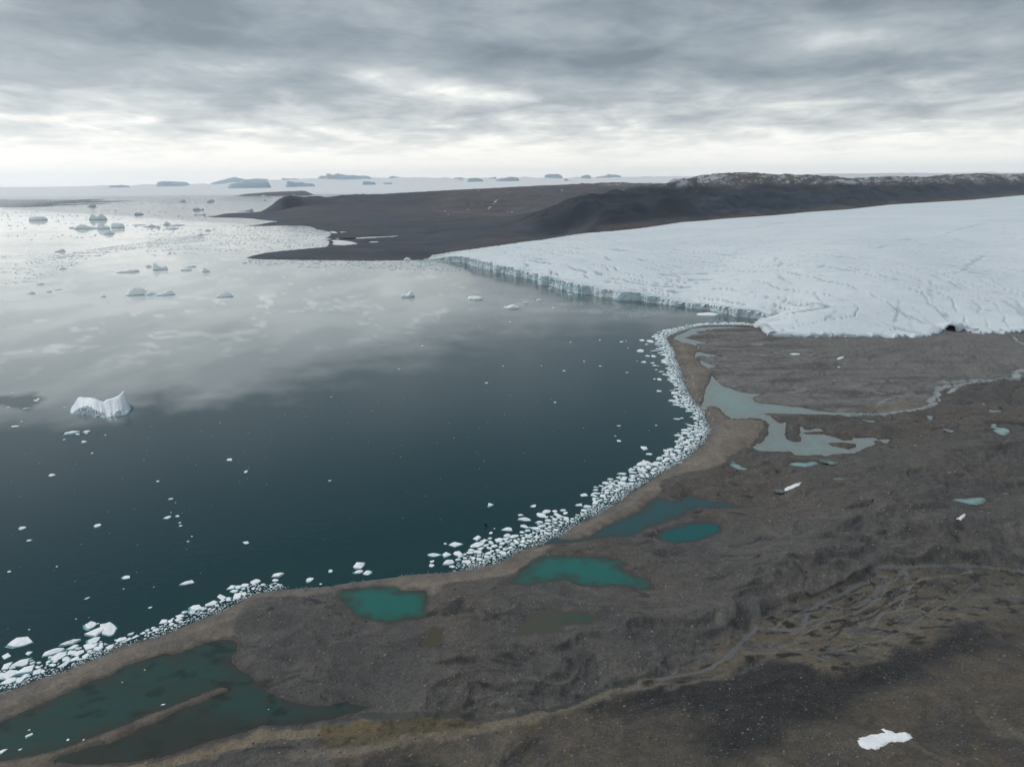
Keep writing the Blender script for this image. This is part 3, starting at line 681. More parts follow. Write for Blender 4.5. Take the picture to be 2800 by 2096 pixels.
# ponds
water_m = np.zeros_like(h); shoreD = np.full_like(h, 999)
pond_sd = []
todo = []
for k, p in enumerate(PONDS):
    s = sdist(X, Y, p['P'], 135)
    for hh in p['holes']:
        s2 = sdist(X, Y, hh, 90); s = np.where(s2 > -1e5, np.minimum(s, -s2), s)
    jj_ = np.nonzero(s > -135)[0]; s = s[jj_] + fbm(X[jj_] / 5, Y[jj_] / 5, 3, 70 + k) * np.clip(Rg[jj_] / 800, 0.4, 3) * 1.2
    d = -s
    lo = p['level'] + 0.05 + 0.02 * d; wl = sstep(45, 10, d) * (s <= 0) * (SC[jj_] > 2)
    hj = h[jj_]; h[jj_] = hj * (1 - wl) + np.maximum(hj, lo) * wl
    shoreD[jj_] = np.minimum(shoreD[jj_], np.maximum(d, 0)); todo.append((jj_, s)); pond_sd.append((jj_, s))
for p, (jj_, s) in zip(PONDS, todo):
    d = np.maximum(-s, 0); hi = p['level'] + 0.06 + 0.19 * d + 0.0012 * d * d
    h[jj_] = np.where(s <= 0, np.minimum(h[jj_], hi), h[jj_])
for p, (jj_, s) in zip(PONDS, pond_sd):
    ins_ = s > 0; h[jj_[ins_]] = np.minimum(h[jj_[ins_]], p['level'] - 0.04 - np.minimum(0.10 * s[ins_], p['depth']))
    rim = ~ins_; pass
wet_in = np.zeros(len(h), bool)
for jj_, s in pond_sd: wet_in[jj_[s > 0]] = True
h = np.where((SC > 5) & ~wet_in & (sdG < 2), np.maximum(h, .5), h)
# stream beds
stream_m = np.zeros_like(h); scol = np.zeros((len(h), 3), F32); srough = np.full_like(h, 0.9)
for k, (P, w_, c_, ro) in enumerate(STREAMS):
    d = -sdist(X, Y, P, 20, closed=False)
    ok = d < 1e5
    dd = d[ok] + fbm(X[ok] / 11, Y[ok] / 11, 3, 90 + k) * w_ * 0.75
    m = sstep(w_ * 0.62, w_ * 0.42, dd)
    h[ok] -= sstep(w_ * 1.6, w_ * 0.3, dd) * (0.14 if w_ < 3 else .3)
    stream_m[ok] = np.maximum(stream_m[ok], m)
    scol[ok] = scol[ok] * (1 - m[:, None]) + c_ * m[:, None]
    srough[ok] = np.minimum(srough[ok], 1 - m * (1 - ro))
print('relief done')

# ------------------------------------------------------------------ ground colours (material of the place, no light in them)
n_big = fbm(X / 160, Y / 160, 4, 101); n_mid = fbm(X / 35, Y / 35, 4, 102); n_sm = fbm(X / 7, Y / 7, 3, 103)
def lerp(c, m, col):
    m = np.clip(m, 0, 1)[:, None]; return c * (1 - m) + np.asarray(col, F32) * m
c = np.tile(np.array([.090, .083, .078], F32), (len(X), 1))
c = lerp(c, sstep(-.1, .35, n_big) * .7, (.102, .084, .070))
c = lerp(c, sstep(.1, .5, fbm(X / 50, Y / 80, 4, 104)) * .55, (.066, .064, .065))
c = lerp(c, sstep(.05, .4, fbm(wx / 22, wy / 14, 4, 105)) * .55, (.122, .106, .092))
c = lerp(c, sstep(.70, .95, ridged(wx / 70, wy / 26, 3, 127)) * .45, (.050, .048, .047))
dkp = sstep(.30, .50, fbm(wx / 30 + 9, wy / 18, 4, 106))          # damp black hollows
c = lerp(c, dkp * .75, (.030, .030, .031))
# hillside in the foreground
hc = np.tile(np.array([.088, .074, .060], F32), (len(X), 1))
hc = lerp(hc, sstep(-.15, .35, fbm(wx / 55, wy / 38, 4, 107)) * .75, (.050, .048, .048))
hc = lerp(hc, sstep(.1, .42, fbm(wx / 30, wy / 60, 4, 108)) * .55, (.135, .112, .080))
hc = lerp(hc, sstep(.15, .4, fbm(X / 12, Y / 12, 4, 109)) * .35, (.100, .084, .042))
hc = lerp(hc, m_dark * .9, (.030, .031, .033))
hc = lerp(hc, sstep(.1, .45, fbm(X / 9, Y / 9, 4, 110)) * m_dark * .35, (.075, .066, .052))
c = c * (1 - m_hill[:, None]) + hc * m_hill[:, None]
# outwash fan with distributary streaks running from the ice-cave stream to the lagoon
oc = np.tile(np.array([.140, .132, .125], F32), (len(X), 1))
ax_, ay_ = GW([(2640, 905)])[0]
th = np.arctan2(X - ax_, Y - ay_); ro_ = np.hypot(X - ax_, Y - ay_) + 40
str1 = ridged(th * 16 + fbm(X / 90, Y / 90, 3, 111) * 2.0, ro_ / 260, 3, 112)
oc = lerp(oc, sstep(.62, .86, str1) * .55, (.080, .074, .070))
oc = lerp(oc, sstep(.1, .45, fbm(th * 14, ro_ / 160, 4, 113)) * .5, (.105, .096, .090))
oc = lerp(oc, sstep(.72, .9, ridged(th * 40 + fbm(X / 50, Y / 50, 2, 114), ro_ / 120, 2, 115)) * .35, (.165, .150, .135))
wetn = sstep(420, 60, -sdist(X, Y, regw('R5', [(330, 380), (280, 560), (600, 540), (1200, 615), (1600, 590)]), 500, closed=False))
wetn2 = sstep(200, 30, -sdist(X, Y, regw('Z8', [(1600, 200), (900, 240), (640, 320), (900, 450), (900, 560), (1050, 690)]), 300, closed=False))
ws = np.clip(wetn + wetn2, 0, 1)
stw = sstep(.66, .80, ridged(X / 240 + 3, Y / 26 + fbm(X / 60, Y / 60, 2, 117) * 1.2, 3, 118))
oc = lerp(oc, ws * sstep(-.1, .35, fbm(X / 120, Y / 22, 4, 116)) * .55, (.070, .064, .060))
oc = lerp(oc, ws * stw * .6, (.19, .19, .175))
m_sandy = rmask(regw('W3', [(100, 520), (420, 515), (720, 515), (980, 450), (1000, 410), (900, 400), (680, 380), (500, 430), (300, 470), (100, 480)]), 8, 12, 30, 35)
oc = lerp(oc, m_sandy * .7, (.155, .130, .104))
c = c * (1 - m_out[:, None]) + oc * m_out[:, None]
# beach
bc = np.tile(np.array([.190, .160, .132], F32), (len(X), 1))
bc = lerp(bc, sstep(-.1, .4, fbm(X / 18, Y / 18, 4, 120)) * .5, (.148, .128, .110))
bc = lerp(bc, sstep(.2, .5, fbm(X / 7, Y / 30, 4, 121)) * .4, (.23, .19, .148))
bc = lerp(bc, sstep(16, 4, SC + n_mid * 10) * .55, (.135, .123, .116))
c = c * (1 - m_beach[:, None]) + bc * m_beach[:, None]
c = lerp(c, m_spit * .9, (.135, .108, .080)); 
c = lerp(c, m_tan * .8, (.180, .145, .100)); c = lerp(c, m_ochre * .75, (.105, .083, .046))
c = lerp(c, m_ochre * sstep(.1, .3, fbm(X / 5, Y / 5, 3, 122)) * .6, (.045, .042, .034))
c = lerp(c, m_bank * .7, (.158, .132, .096))
# river flat inside the braided reach
rb = np.tile(np.array([.100, .085, .064], F32), (len(X), 1))
q1 = fbm(X / 22, Y / 13, 4, 123); q2 = fbm(X / 12, Y / 7, 4, 124)
rb = lerp(rb, sstep(.05, .3, q1) * .8, (.070, .068, .068)); rb = lerp(rb, sstep(.12, .26, q2) * .85, (.024, .022, .021))
rb = lerp(rb, sstep(.55, .8, ridged(X / 26, Y / 14, 3, 125)) * .45, (.115, .105, .092))
net = sstep(.76, .90, ridged(X / 24 + fbm(X / 18, Y / 18, 3, 128) * .9, Y / 12 + fbm(X / 15, Y / 15, 3, 129) * .9, 2, 139))
rb = lerp(rb, net * .65, (.125, .122, .118))
eastf = sstep(0, 60, sdist(X, Y, regw('R8', [(1500, 430), (1900, 440), (2500, 480), (2500, 700), (1700, 640), (1560, 560)]), 80) + 20)
rb = lerp(rb, eastf * .6, (.085, .085, .086))
rb = lerp(rb, eastf * sstep(.6, .8, ridged(X / 70, Y / 10, 3, 126)) * .6, (.095, .080, .045))
c = c * (1 - m_braid[:, None]) + rb * m_braid[:, None]
mean_ = np.array([.088, .079, .073]); c = mean_ * (c / mean_) ** 1.3
c *= (1 + 0.30 * n_sm + 0.24 * n_mid + .22 * fbm(X / 2.2, Y / 2.2, 2, 145))[:, None]
# damp rim round the ponds and the swash line
c = lerp(c, sstep(3.2, 0.6, shoreD + n_sm * 2) * .5, (.055, .047, .040))
c = lerp(c, sstep(3.0, 0.5, SC + n_sm * 2) * .6 * near, (.060, .056, .052))
# far country
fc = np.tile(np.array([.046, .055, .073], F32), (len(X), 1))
fc = lerp(fc, sstep(-.1, .3, fbm(X / 500, Y / 260, 4, 130)) * .6, (.027, .034, .046))
fc = lerp(fc, sstep(.1, .4, fbm(X / 300, Y / 140, 4, 131)) * .6, (.074, .062, .056))
fc = lerp(fc, sstep(24, 50, h) * sstep(5000, 5600, Rg) * .5, (.088, .068, .060))
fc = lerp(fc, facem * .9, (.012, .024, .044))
fc = lerp(fc, facem * sstep(.5, .9, ridged(ga / 420 + fbm(X / 300, Y / 300, 3, 146) * .7, h / 26, 3, 147)) * .45, (.058, .066, .080))
fc = lerp(fc, sstep(7500, 8000, Rg) * sstep(30, 55, h) * sstep(190, 150, h) * .7, (.036, .046, .060))
fc = lerp(fc, facem * sstep(.45, .95, gul) * .3, (.068, .064, .062))
fc = lerp(fc, facem * sstep(.1, .35, fbm(X / 200, Y / 200 + h / 40, 4, 132)) * .45, (.075, .068, .064))
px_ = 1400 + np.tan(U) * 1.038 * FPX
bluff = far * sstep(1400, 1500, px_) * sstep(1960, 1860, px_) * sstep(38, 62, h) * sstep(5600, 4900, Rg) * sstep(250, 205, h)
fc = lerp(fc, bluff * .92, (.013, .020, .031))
brn = far * sstep(1130, 1250, px_) * sstep(1960, 1800, px_) * sstep(4900, 5500, Rg) * sstep(25, 50, h)
fc = lerp(fc, brn * (.45 + .3 * sstep(-.2, .3, fbm(X / 400, Y / 400, 3, 149))), (.112, .096, .090))
plat = far * sstep(225, 262, h + fbm(X / 300, Y / 300, 3, 133) * 25)
fc = lerp(fc, plat * .8, (.095, .082, .076))
massif = sstep(0.0, 0.03, U - math.radians(6)) 
snow = plat * massif * sstep(.02, .22, fbm(ga / 130, gb / 34, 4, 134) + fbm(X / 500, Y / 500, 2, 138) * .5 + sstep(250, 330, h) * .10 - .06)
scree = far * massif * sstep(420, 160, dfg) * sstep(34, 8, h - gsurf) * sstep(-260, -20, sdG)
fc = lerp(fc, scree * .8, (.092, .076, .068))
mor2 = rmask(uv([(1150, 685), (1262, 655), (1352, 632), (1420, 612), (1488, 606), (1560, 610), (1640, 632), (1560, 660), (1262, 700)], 40), 30, 25, 80, 37, 200)
fc = lerp(fc, mor2 * .8 * sstep(3550, 3250, Rg), (.062, .062, .062))
c = c * (1 - far[:, None]) + fc * far[:, None]
c = c * (1 + far * (0.30 * fbm(X / 60, Y / 60, 3, 136) + .60 * fbm(X / 260, Y / 90, 3, 137)))[:, None]
def hit(px, py):
    d = ray(float(px), float(py)); hh = math.hypot(d[0], d[1]); D = np.geomspace(900, 14000, 3000)
    x = d[0] / hh * D; y = d[1] / hh * D; z = HC + d[2] / hh * D
    b = Hbase(x, y); k = np.nonzero(z < b)[0]
    k = k[0] if len(k) else -1
    return x[k], y[k], D[k]
for a, b, w_ in [(626, 187, 14), (741, 196, 8), (722, 210, 12), (703, 226, 16), (690, 238, 10), (662, 265, 20), (650, 278, 10), (322, 297, 12), (348, 318, 10), (800, 155, 8), (828, 153, 6), (966, 136, 6), (1208, 138, 16), (575, 140, 14),
                 (800, 296, 8), (828, 302, 12), (840, 272, 8), (495, 285, 8), (910, 186, 5), (942, 148, 5)]:
    q = T('W4', [(a, b)])[0]; x0, y0, D = hit(*q); wd = w_ / 2.765 / FPX * D * 0.55
    du_ = (X - x0) * math.cos(math.atan2(x0, y0)) - (Y - y0) * math.sin(math.atan2(x0, y0)); dv_ = (X - x0) * math.sin(math.atan2(x0, y0)) + (Y - y0) * math.cos(math.atan2(x0, y0))
    snow = np.maximum(snow, sstep(1.3, .8, np.hypot(du_ / wd, dv_ / (wd * 3.0)) + n_sm * .2))
c = lerp(c, snow * np.where(plat > .05, .55, 1), (.62, .64, .66))
# stream water colour lies on the silt
c = c * (1 - stream_m[:, None]) + scol * stream_m[:, None]
lum = c.mean(1, keepdims=True)
gk = (near * (1 - .5 * m_beach) * (1 - .8 * m_braid) * (1 - .8 * m_tan) * (1 - .5 * m_hill) * (1 - stream_m))[:, None] * .32
c = c * (1 - gk) + lum * np.array([1.0, .99, .97]) * gk
c = c * (1 - .22 * m_beach * near)[:, None]
c = np.clip(c, .012, .8)
stony = near * (1 - flat * .93) * (1 - stream_m) * (1 - .35 * m_hill) * sstep(0, 2, shoreD)
stony = np.maximum(stony, .55 * m_spit); stony = np.maximum(stony, .6 * m_tan)
stony *= (0.65 + 0.7 * sstep(-.2, .3, n_mid))
rough = np.where(stream_m > 0, srough, 0.92)

if DEBUG:
    for q_ in range(700, 2801, 100):
        x_, y_ = unproj(float(q_), 800.0); az_ = math.atan2(x_, y_); k_ = np.abs(U - az_) < .003
        zc_ = (X[k_] * FWD[0] + Y[k_] * FWD[1] + (h[k_] - HC) * FWD[2]); py_ = 1048 - FPX * (X[k_] * UP[0] + Y[k_] * UP[1] + (h[k_] - HC) * UP[2]) / zc_
        m_ = np.argmin(py_); print('sky', q_, round(float(py_[m_])), 'D', int(Rg[k_][m_]), 'h', int(h[k_][m_]))
full = np.zeros(nR * nA, bool); full[AI] = True
hf = np.zeros(nR * nA, F32); hf[AI] = h
def scat(v):
    o = np.zeros((nR * nA,) + v.shape[1:], F32); o[AI] = v; return o
keep = np.zeros(nR * nA, bool); keep[AI] = (h > -4.5) & ~((sdG > 60))
used, fcs = grid_faces(keep)

gm, nt, b = material('ground', 0.9, spec=0.3)
L = nt.links.new
ac = attr(nt, 'col'); ast = attr(nt, 'stony'); aro = attr(nt, 'rgh')
tc = nt.nodes.new('ShaderNodeTexCoord')
nz = objnoise(nt, 0.9, 5, 0.65)
v = mrange(nt, nz, 0.3, 0.7, 0.72, 1.28, False)
mul = nt.nodes.new('ShaderNodeVectorMath'); mul.operation = 'SCALE'
L(ac.outputs['Color'], mul.inputs[0]); L(v, mul.inputs['Scale'])
def stones(scale, r0, colr, thr, base, amt):
    vo = nt.nodes.new('ShaderNodeTexVoronoi'); vo.inputs['Scale'].default_value = scale
    L(tc.outputs['Object'], vo.inputs['Vector'])
    m = mrange(nt, vo.outputs['Distance'], r0, r0 * 0.6, 0, 1)
    sp = nt.nodes.new('ShaderNodeSeparateColor'); L(vo.outputs['Color'], sp.inputs[0])
    pick = mrange(nt, sp.outputs[0], thr, thr + .02, 0, 1)
    m = mth(nt, 'MULTIPLY', mth(nt, 'MULTIPLY', m, pick), mth(nt, 'MULTIPLY', ast.outputs['Fac'], amt))
    return mixc(nt, m, base, colr), m
c1, m1 = stones(0.85, .34, (.19, .18, .168), .66, mul.outputs[0], .75)
c2, m2 = stones(0.33, .26, (.25, .235, .22), .84, c1, .8)
c3, m3 = stones(1.3, .38, (.022, .022, .024), .6, c2, .7)
L(c3, b.inputs['Base Color']); L(aro.outputs['Fac'], b.inputs['Roughness'])
hgt = mth(nt, 'ADD', mth(nt, 'MULTIPLY', nz, mth(nt, 'ADD', ast.outputs['Fac'], .12)), mth(nt, 'MULTIPLY', mth(nt, 'ADD', m1, m2), .5))
L(bump(nt, hgt, 0.7, 0.8), b.inputs['Normal'])
Vt = np.stack([GX[used], GY[used], hf[used]], 1)
new_mesh('ground', Vt, fcs, gm, True, attrs={'col': ('FLOAT_COLOR', scat(c)[used]), 'stony': ('FLOAT', scat(stony)[used]), 'rgh': ('FLOAT', scat(rough)[used])}, kind='structure')
print('ground verts', len(Vt), 'faces', len(fcs))
del Vt, fcs

def ground_z(x, y):
    """height of the built ground at points (bilinear on the shared grid)"""
    x = np.atleast_1d(np.asarray(x, float)); y = np.atleast_1d(np.asarray(y, float))
    a = np.arctan2(x, y); r = np.hypot(x, y)
    j = np.clip(np.searchsorted(AZ, a) - 1, 0, nA - 2); i = np.clip(np.searchsorted(RR, r) - 1, 0, nR - 2)
    ta = np.clip((a - AZ[j]) / (AZ[j + 1] - AZ[j]), 0, 1); tr = np.clip((r - RR[i]) / (RR[i + 1] - RR[i]), 0, 1)
    k = i * nA + j
    return (hf[k] * (1 - ta) + hf[k + 1] * ta) * (1 - tr) + (hf[k + nA] * (1 - ta) + hf[k + nA + 1] * ta) * tr

# ------------------------------------------------------------------ pond water
pm, nt, b = material('pond_water', 0.08, ior=1.333)
ac = attr(nt, 'col'); nt.links.new(ac.outputs['Color'], b.inputs['Base Color'])
aro = attr(nt, 'rgh'); nt.links.new(aro.outputs['Fac'], b.inputs['Roughness'])
nt.links.new(bump(nt, objnoise(nt, 0.5, 4, .6), 0.15, 0.06), b.inputs['Normal'])
for k, p in enumerate(PONDS):
    P = p['P']; x0, y0 = P.min(0) - 6; x1, y1 = P.max(0) + 6
    Rm = math.hypot(P[:, 0].mean(), P[:, 1].mean())
    cl = (GX > x0) & (GX < x1) & (GY > y0) & (GY < y1)
    ii = np.nonzero(cl)[0]
    s = sdist(GX[ii], GY[ii], P, 30)
    for hh in p['holes']:
        s2 = sdist(GX[ii], GY[ii], hh, 90); s = np.where(s2 > -1e5, np.minimum(s, -s2), s)
    tol = max(2.5, Rm * 0.006)
    ok = s > -tol
    A = np.zeros(nR * nA, bool); A[ii[ok]] = True
    us, fs = grid_faces(A)
    if not len(fs): print('empty pond', k); continue
    xs, ys = GX[us], GY[us]; sv = np.zeros(nR * nA, F32); sv[ii] = s; sv = sv[us]
    t = sstep(-.3, 1.0, (sv + fbm(xs / 9, ys / 9, 3, 140) * p['fade'] * .7) / p['fade'])[:, None]
    cc = p['edge'] * (1 - t) + p['mid'] * t
    if p['pat'] > 0:
        weed = sstep(.10, .42, fbm(xs / 16, ys / 10, 5, 141) + .12 * sstep(60, 0, np.hypot(xs + 175, ys - 345)))
        cc = cc * (1 - weed[:, None] * .40)
        shal = sstep(.0, .35, fbm(xs / 40, ys / 14, 3, 142)); cc = cc * (1 - shal[:, None] * .3) + np.array([.034, .050, .036]) * shal[:, None] * .3
        brown = sstep(-8, 10, sdist(xs, ys, uv(T('R6', [(330, 1400), (700, 1240), (1050, 1095), (1250, 1090), (1500, 1130), (1700, 1150), (2212, 1060), (2212, 1150), (1600, 1190), (900, 1440), (300, 1450)]), .25), 60) + fbm(xs / 12, ys / 12, 3, 143) * 10)
        cc = cc * (1 - brown[:, None] * .65) + np.array([.036, .037, .030]) * brown[:, None] * .65
    if p['depth'] == 1.2 and p['fade'] == 14:
        u_ = sstep(-12, 10, xs * 1.0 - P[:, 0].mean() - 6 + fbm(xs / 8, ys / 8, 2, 144) * 10)[:, None]
        cc = np.array([.074, .076, .056]) * (1 - u_) + cc * u_
    new_mesh(p['name'], np.stack([xs, ys, np.full_like(xs, p['level'])], 1), fs, pm, True,
             attrs={'col': ('FLOAT_COLOR', np.asarray(cc, F32)), 'rgh': ('FLOAT', np.full(len(xs), p['rough']))}, kind='structure')
# ------------------------------------------------------------------ sea
def build_sea():
    az = np.concatenate([np.radians(np.arange(-180, -40, 2.0)), np.arange(math.radians(-40), math.radians(40), 2.2 / 711), np.radians(np.arange(40, 181, 2.0))])
    r = [150.0]
    while r[-1] < 60000:
        x = r[-1]; r.append(x + min(2.2 * (x * x + 62500) / (711 * 250), .03 * x))
    r = np.array(r); na, nr = len(az), len(r)
    R_, A_ = np.meshgrid(r, az, indexing='ij'); x = (R_ * np.sin(A_)).ravel(); y = (R_ * np.cos(A_)).ravel(); R_ = R_.ravel()
    # still surface film beyond a ragged line, sky glare painted into its colour
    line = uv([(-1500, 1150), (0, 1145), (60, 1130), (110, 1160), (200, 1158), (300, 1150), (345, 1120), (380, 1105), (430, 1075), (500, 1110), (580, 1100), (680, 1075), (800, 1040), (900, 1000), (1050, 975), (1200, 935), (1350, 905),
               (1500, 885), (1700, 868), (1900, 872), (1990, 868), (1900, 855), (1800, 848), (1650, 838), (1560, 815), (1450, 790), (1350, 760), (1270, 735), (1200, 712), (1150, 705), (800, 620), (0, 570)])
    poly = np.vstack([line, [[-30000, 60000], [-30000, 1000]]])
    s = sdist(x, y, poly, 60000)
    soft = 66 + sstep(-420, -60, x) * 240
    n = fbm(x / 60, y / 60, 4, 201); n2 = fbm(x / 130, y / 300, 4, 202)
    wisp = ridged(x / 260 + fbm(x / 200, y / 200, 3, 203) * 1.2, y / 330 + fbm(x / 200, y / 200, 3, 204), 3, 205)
    film_glare = sstep(-soft * .8, soft, s + n * (22 + soft * .35))
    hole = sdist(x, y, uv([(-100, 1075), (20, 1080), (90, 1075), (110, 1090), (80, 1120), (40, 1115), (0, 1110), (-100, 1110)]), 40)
    film_glare *= 1 - .8 * sstep(-6, 4, hole + n * 12)
    film_glare *= (.80 + .25 * sstep(-.2, .3, n2)) * (.36 + .22 * sstep(-50, 400, s) + .42 * sstep(200, 900, s))
    film_glare = np.maximum(film_glare, .035 * sstep(-520, 0, s) ** 1.5)
    film_glare = np.clip(film_glare + .5 * film_glare * sstep(.68, .86, wisp) * sstep(1000, 1400, R_), 0, 1.2)
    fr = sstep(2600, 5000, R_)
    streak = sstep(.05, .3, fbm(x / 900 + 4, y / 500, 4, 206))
    film_glare = film_glare * (1 - .35 * streak * fr)
    dark = sstep(0, 600, sdist(x, y, uv([(-900, 545), (0, 545), (250, 545), (330, 552), (250, 560), (100, 566), (-900, 570)]), 5000) + fbm(x / 900, y / 2500, 4, 207) * 1800)
    depth = sstep(60, 0, -sdist(x, y, coastW, 80))
    # milky plume off the ice front
    i = np.arange(nr - 1)[:, None] * na + np.arange(na - 1)[None]
    f = np.stack([i, i + na, i + na + 1, i + 1], -1).reshape(-1, 4)[:, ::-1]
    m, nt, b = material('sea_water', .1, ior=1.333)
    L = nt.links.new
    af = attr(nt, 'film_glare').outputs['Fac']; ad = attr(nt, 'ruffled').outputs['Fac']; ash = attr(nt, 'shallow').outputs['Fac']
    deep = mixc(nt, ash, (.001, .034, .043), (.004, .038, .040))
    c = mixc(nt, mth(nt, 'MINIMUM', af, 1.0), deep, (.88, .865, .80))  # near-white stands in for sky and sun glare on the slick
    c = mixc(nt, ad, c, (.05, .06, .07))
    L(c, b.inputs['Base Color'])
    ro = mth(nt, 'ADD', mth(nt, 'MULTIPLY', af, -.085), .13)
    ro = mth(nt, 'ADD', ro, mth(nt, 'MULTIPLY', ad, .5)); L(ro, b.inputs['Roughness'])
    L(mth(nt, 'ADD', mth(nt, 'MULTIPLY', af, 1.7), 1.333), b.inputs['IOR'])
    hn = mth(nt, 'ADD', mth(nt, 'MULTIPLY', objnoise(nt, .09, 5, .65, sc=(1, 1.6, 1)), 1.0), mth(nt, 'MULTIPLY', objnoise(nt, .5, 3, .6), .25))
    bm = nt.nodes.new('ShaderNodeBump'); bm.inputs['Distance'].default_value = 0.5
    L(hn, bm.inputs['Height']); L(mrange(nt, af, 0, 1, .30, .05, False), bm.inputs['Strength']); L(bm.outputs[0], b.inputs['Normal'])
    new_mesh('sea', np.stack([x, y, np.zeros_like(x)], 1), f, m, True, attrs={'film_glare': ('FLOAT', film_glare), 'ruffled': ('FLOAT', dark), 'shallow': ('FLOAT', depth)}, kind='structure')
build_sea()

# ------------------------------------------------------------------ ice materials
im, nt, b = material('ice', .55, ior=1.31)
ac = attr(nt, 'col'); nz = objnoise(nt, .6, 4, .6)
mul = nt.nodes.new('ShaderNodeVectorMath'); mul.operation = 'SCALE'
nt.links.new(ac.outputs['Color'], mul.inputs[0]); nt.links.new(mrange(nt, nz, .3, .7, .93, 1.05, False), mul.inputs['Scale'])
nt.links.new(mul.outputs[0], b.inputs['Base Color']); nt.links.new(bump(nt, nz, .35, .4), b.inputs['Normal'])
ICE = im
im2, nt, b = material('glacier_ice', .7, ior=1.31, spec=.3)
ac = attr(nt, 'col')
nzA = objnoise(nt, .035, 6, .65); nzB = objnoise(nt, .012, 5, .6, sc=(1, 2.2, 1))
mul = nt.nodes.new('ShaderNodeVectorMath'); mul.operation = 'SCALE'
nt.links.new(ac.outputs['Color'], mul.inputs[0]); nt.links.new(mrange(nt, nzA, .3, .7, .93, 1.05, False), mul.inputs['Scale'])
nt.links.new(mul.outputs[0], b.inputs['Base Color'])
nt.links.new(bump(nt, mth(nt, 'ADD', nzA, nzB), .22, 4.0), b.inputs['Normal'])
GICE = im2

# ------------------------------------------------------------------ glacier
def build_glacier():
    gl = bpy.data.objects.new('glacier', None); COL.objects.link(gl)
    x0, y0 = uv([(1900, 800)], 30)[0]; gl.location = (0, 0, 0)
    tag(gl, 'broad white glacier tongue sloping down to a cliff at the bay', 'glacier')
    ii = np.nonzero((GX > glacW[:, 0].min() - 10) & (GY > glacW[:, 1].min() - 10) & (GR < 12000))[0]
    x, y = GX[ii], GY[ii]
    s = sdist(x, y, glacW, 40)
    ok = s > -3; ii = ii[ok]; x = x[ok]; y = y[ok]; s = s[ok]
    u, v = lp(x, y); z = Gfit(u, v)
    dl = -sdist(x, y, landedge, 400, closed=False)          # distance to the margin on land
    df = -sdist(x, y, Pf, 2500, closed=False); df = np.minimum(df, 3000)
    dfar = -sdist(x, y, np.array(farW), 600, closed=False)
    gz_ = Hbase(x, y)
    marg = gz_ + 1.0 + 6.5 * (1 - np.exp(-dl / 9)) + .16 * dl + (dl / 200) ** 2 * 60
    z = np.where(dl < 400, np.minimum(z, marg), z)
    # crevasse field: blocks and slots near the calving front, fading up-ice
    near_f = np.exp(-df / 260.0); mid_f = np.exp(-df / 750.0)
    wxx = x + fbm(x / 120, y / 120, 3, 301) * 40; wyy = y + fbm(x / 120, y / 120, 3, 302) * 40
    cr1 = ridged(df / 36 + fbm(x / 150, y / 150, 3, 303) * 1.0, (x * .8 - y * .5) / 500, 1, 304) * (.86 + .14 * sstep(-.3, .2, fbm(x / 60, y / 60, 2, 317)))
    cr2 = ridged(wxx / 55, wyy / 55, 2, 305)
    blocks = np.maximum(sstep(.72, .97, cr1), .25 * sstep(.80, .95, cr2))
    z = z - near_f * blocks * 3.6 - mid_f * sstep(.75, .98, cr1) * .8
    z = z + fbm(x / 220, y / 220, 3, 306) * 1.2 * np.clip(s / 60, 0, 1) + fbm(x / 34, y / 34, 3, 307) * (.05 + .28 * near_f) * np.clip(s / 20, 0, 1)
    flow = x * math.cos(.35) - y * math.sin(.35); acr = x * math.sin(.35) + y * math.cos(.35)
    z = z + ridged(acr / 90, flow / 1500, 3, 308) * .4 * np.clip(s / 60, 0, 1)
    z = np.where(s < 0.5, z - 2.5, z)
    # melt channels
    chan = np.zeros_like(z)
    def cpoly(r, pts, zz): return resample(uv(T(r, pts), zz), 20)[0]
    for P, w_ in [(cpoly('R3', [(1990, 515), (1900, 545), (1850, 568), (1700, 580), (1660, 590), (1670, 620), (1700, 645), (1780, 665), (1860, 690), (1900, 705), (2000, 722), (2050, 745), (2100, 775), (2212, 803)], 95), 5),
                  (cpoly('R3', [(2020, 730), (2065, 748), (2110, 770)], 92), 10),
                  (cpoly('R3', [(710, 568), (750, 595), (700, 610), (760, 640), (870, 668), (960, 690), (1010, 715), (1100, 745), (1020, 775)], 72), 3.5),
                  (cpoly('R3', [(1090, 808), (1170, 832), (1140, 845), (1200, 862), (1350, 885), (1480, 905), (1600, 915)], 40), 4),
                  (cpoly('R3', [(1440, 865), (1500, 885), (1600, 905), (1700, 930), (1800, 955)], 32), 7),
                  (cpoly('R3', [(1330, 470), (1400, 455), (1500, 440), (1700, 430), (1970, 385)], 108), 2.5),
                  (cpoly('R3', [(0, 435), (250, 415), (450, 392), (700, 370), (900, 345)], 88), 3.5),
                  (cpoly('R3', [(1460, 800), (1455, 850), (1440, 866)], 45), 3)]:
        d = -sdist(x, y, P, 60, closed=False)
        w2 = np.maximum(w_ * np.clip(GR[ii] / 2000, .8, 2.0), (.004 + .0012 * sstep(2000, 4000, GR[ii])) * GR[ii])
        m = sstep(w2 * .7, w2 * .1, d + fbm(x / 30, y / 30, 3, 309) * w2 * 1.6) * sstep(-.35, .15, fbm(x / 80, y / 80, 2, 319))
        chan = np.maximum(chan, m)
    z = z - chan * .8
    A = np.zeros(nR * nA, bool); A[ii] = True
    us, fs = grid_faces(A)
    def sc_(a):
        o = np.zeros((nR * nA,) + a.shape[1:], F32); o[ii] = a; return o[us]
    c = np.tile(np.array([.71, .752, .775], F32), (len(x), 1))
    def lerp(c, m, col):
        m = np.clip(m, 0, 1)[:, None]; return c * (1 - m) + np.asarray(col, F32) * m
    c = lerp(c, sstep(-.2, .4, fbm(x / 300, y / 300, 4, 310)) * .35, (.58, .635, .68))
    c = lerp(c, (near_f * .65 + mid_f * .3) * sstep(.5, .9, blocks), (.30, .35, .37))
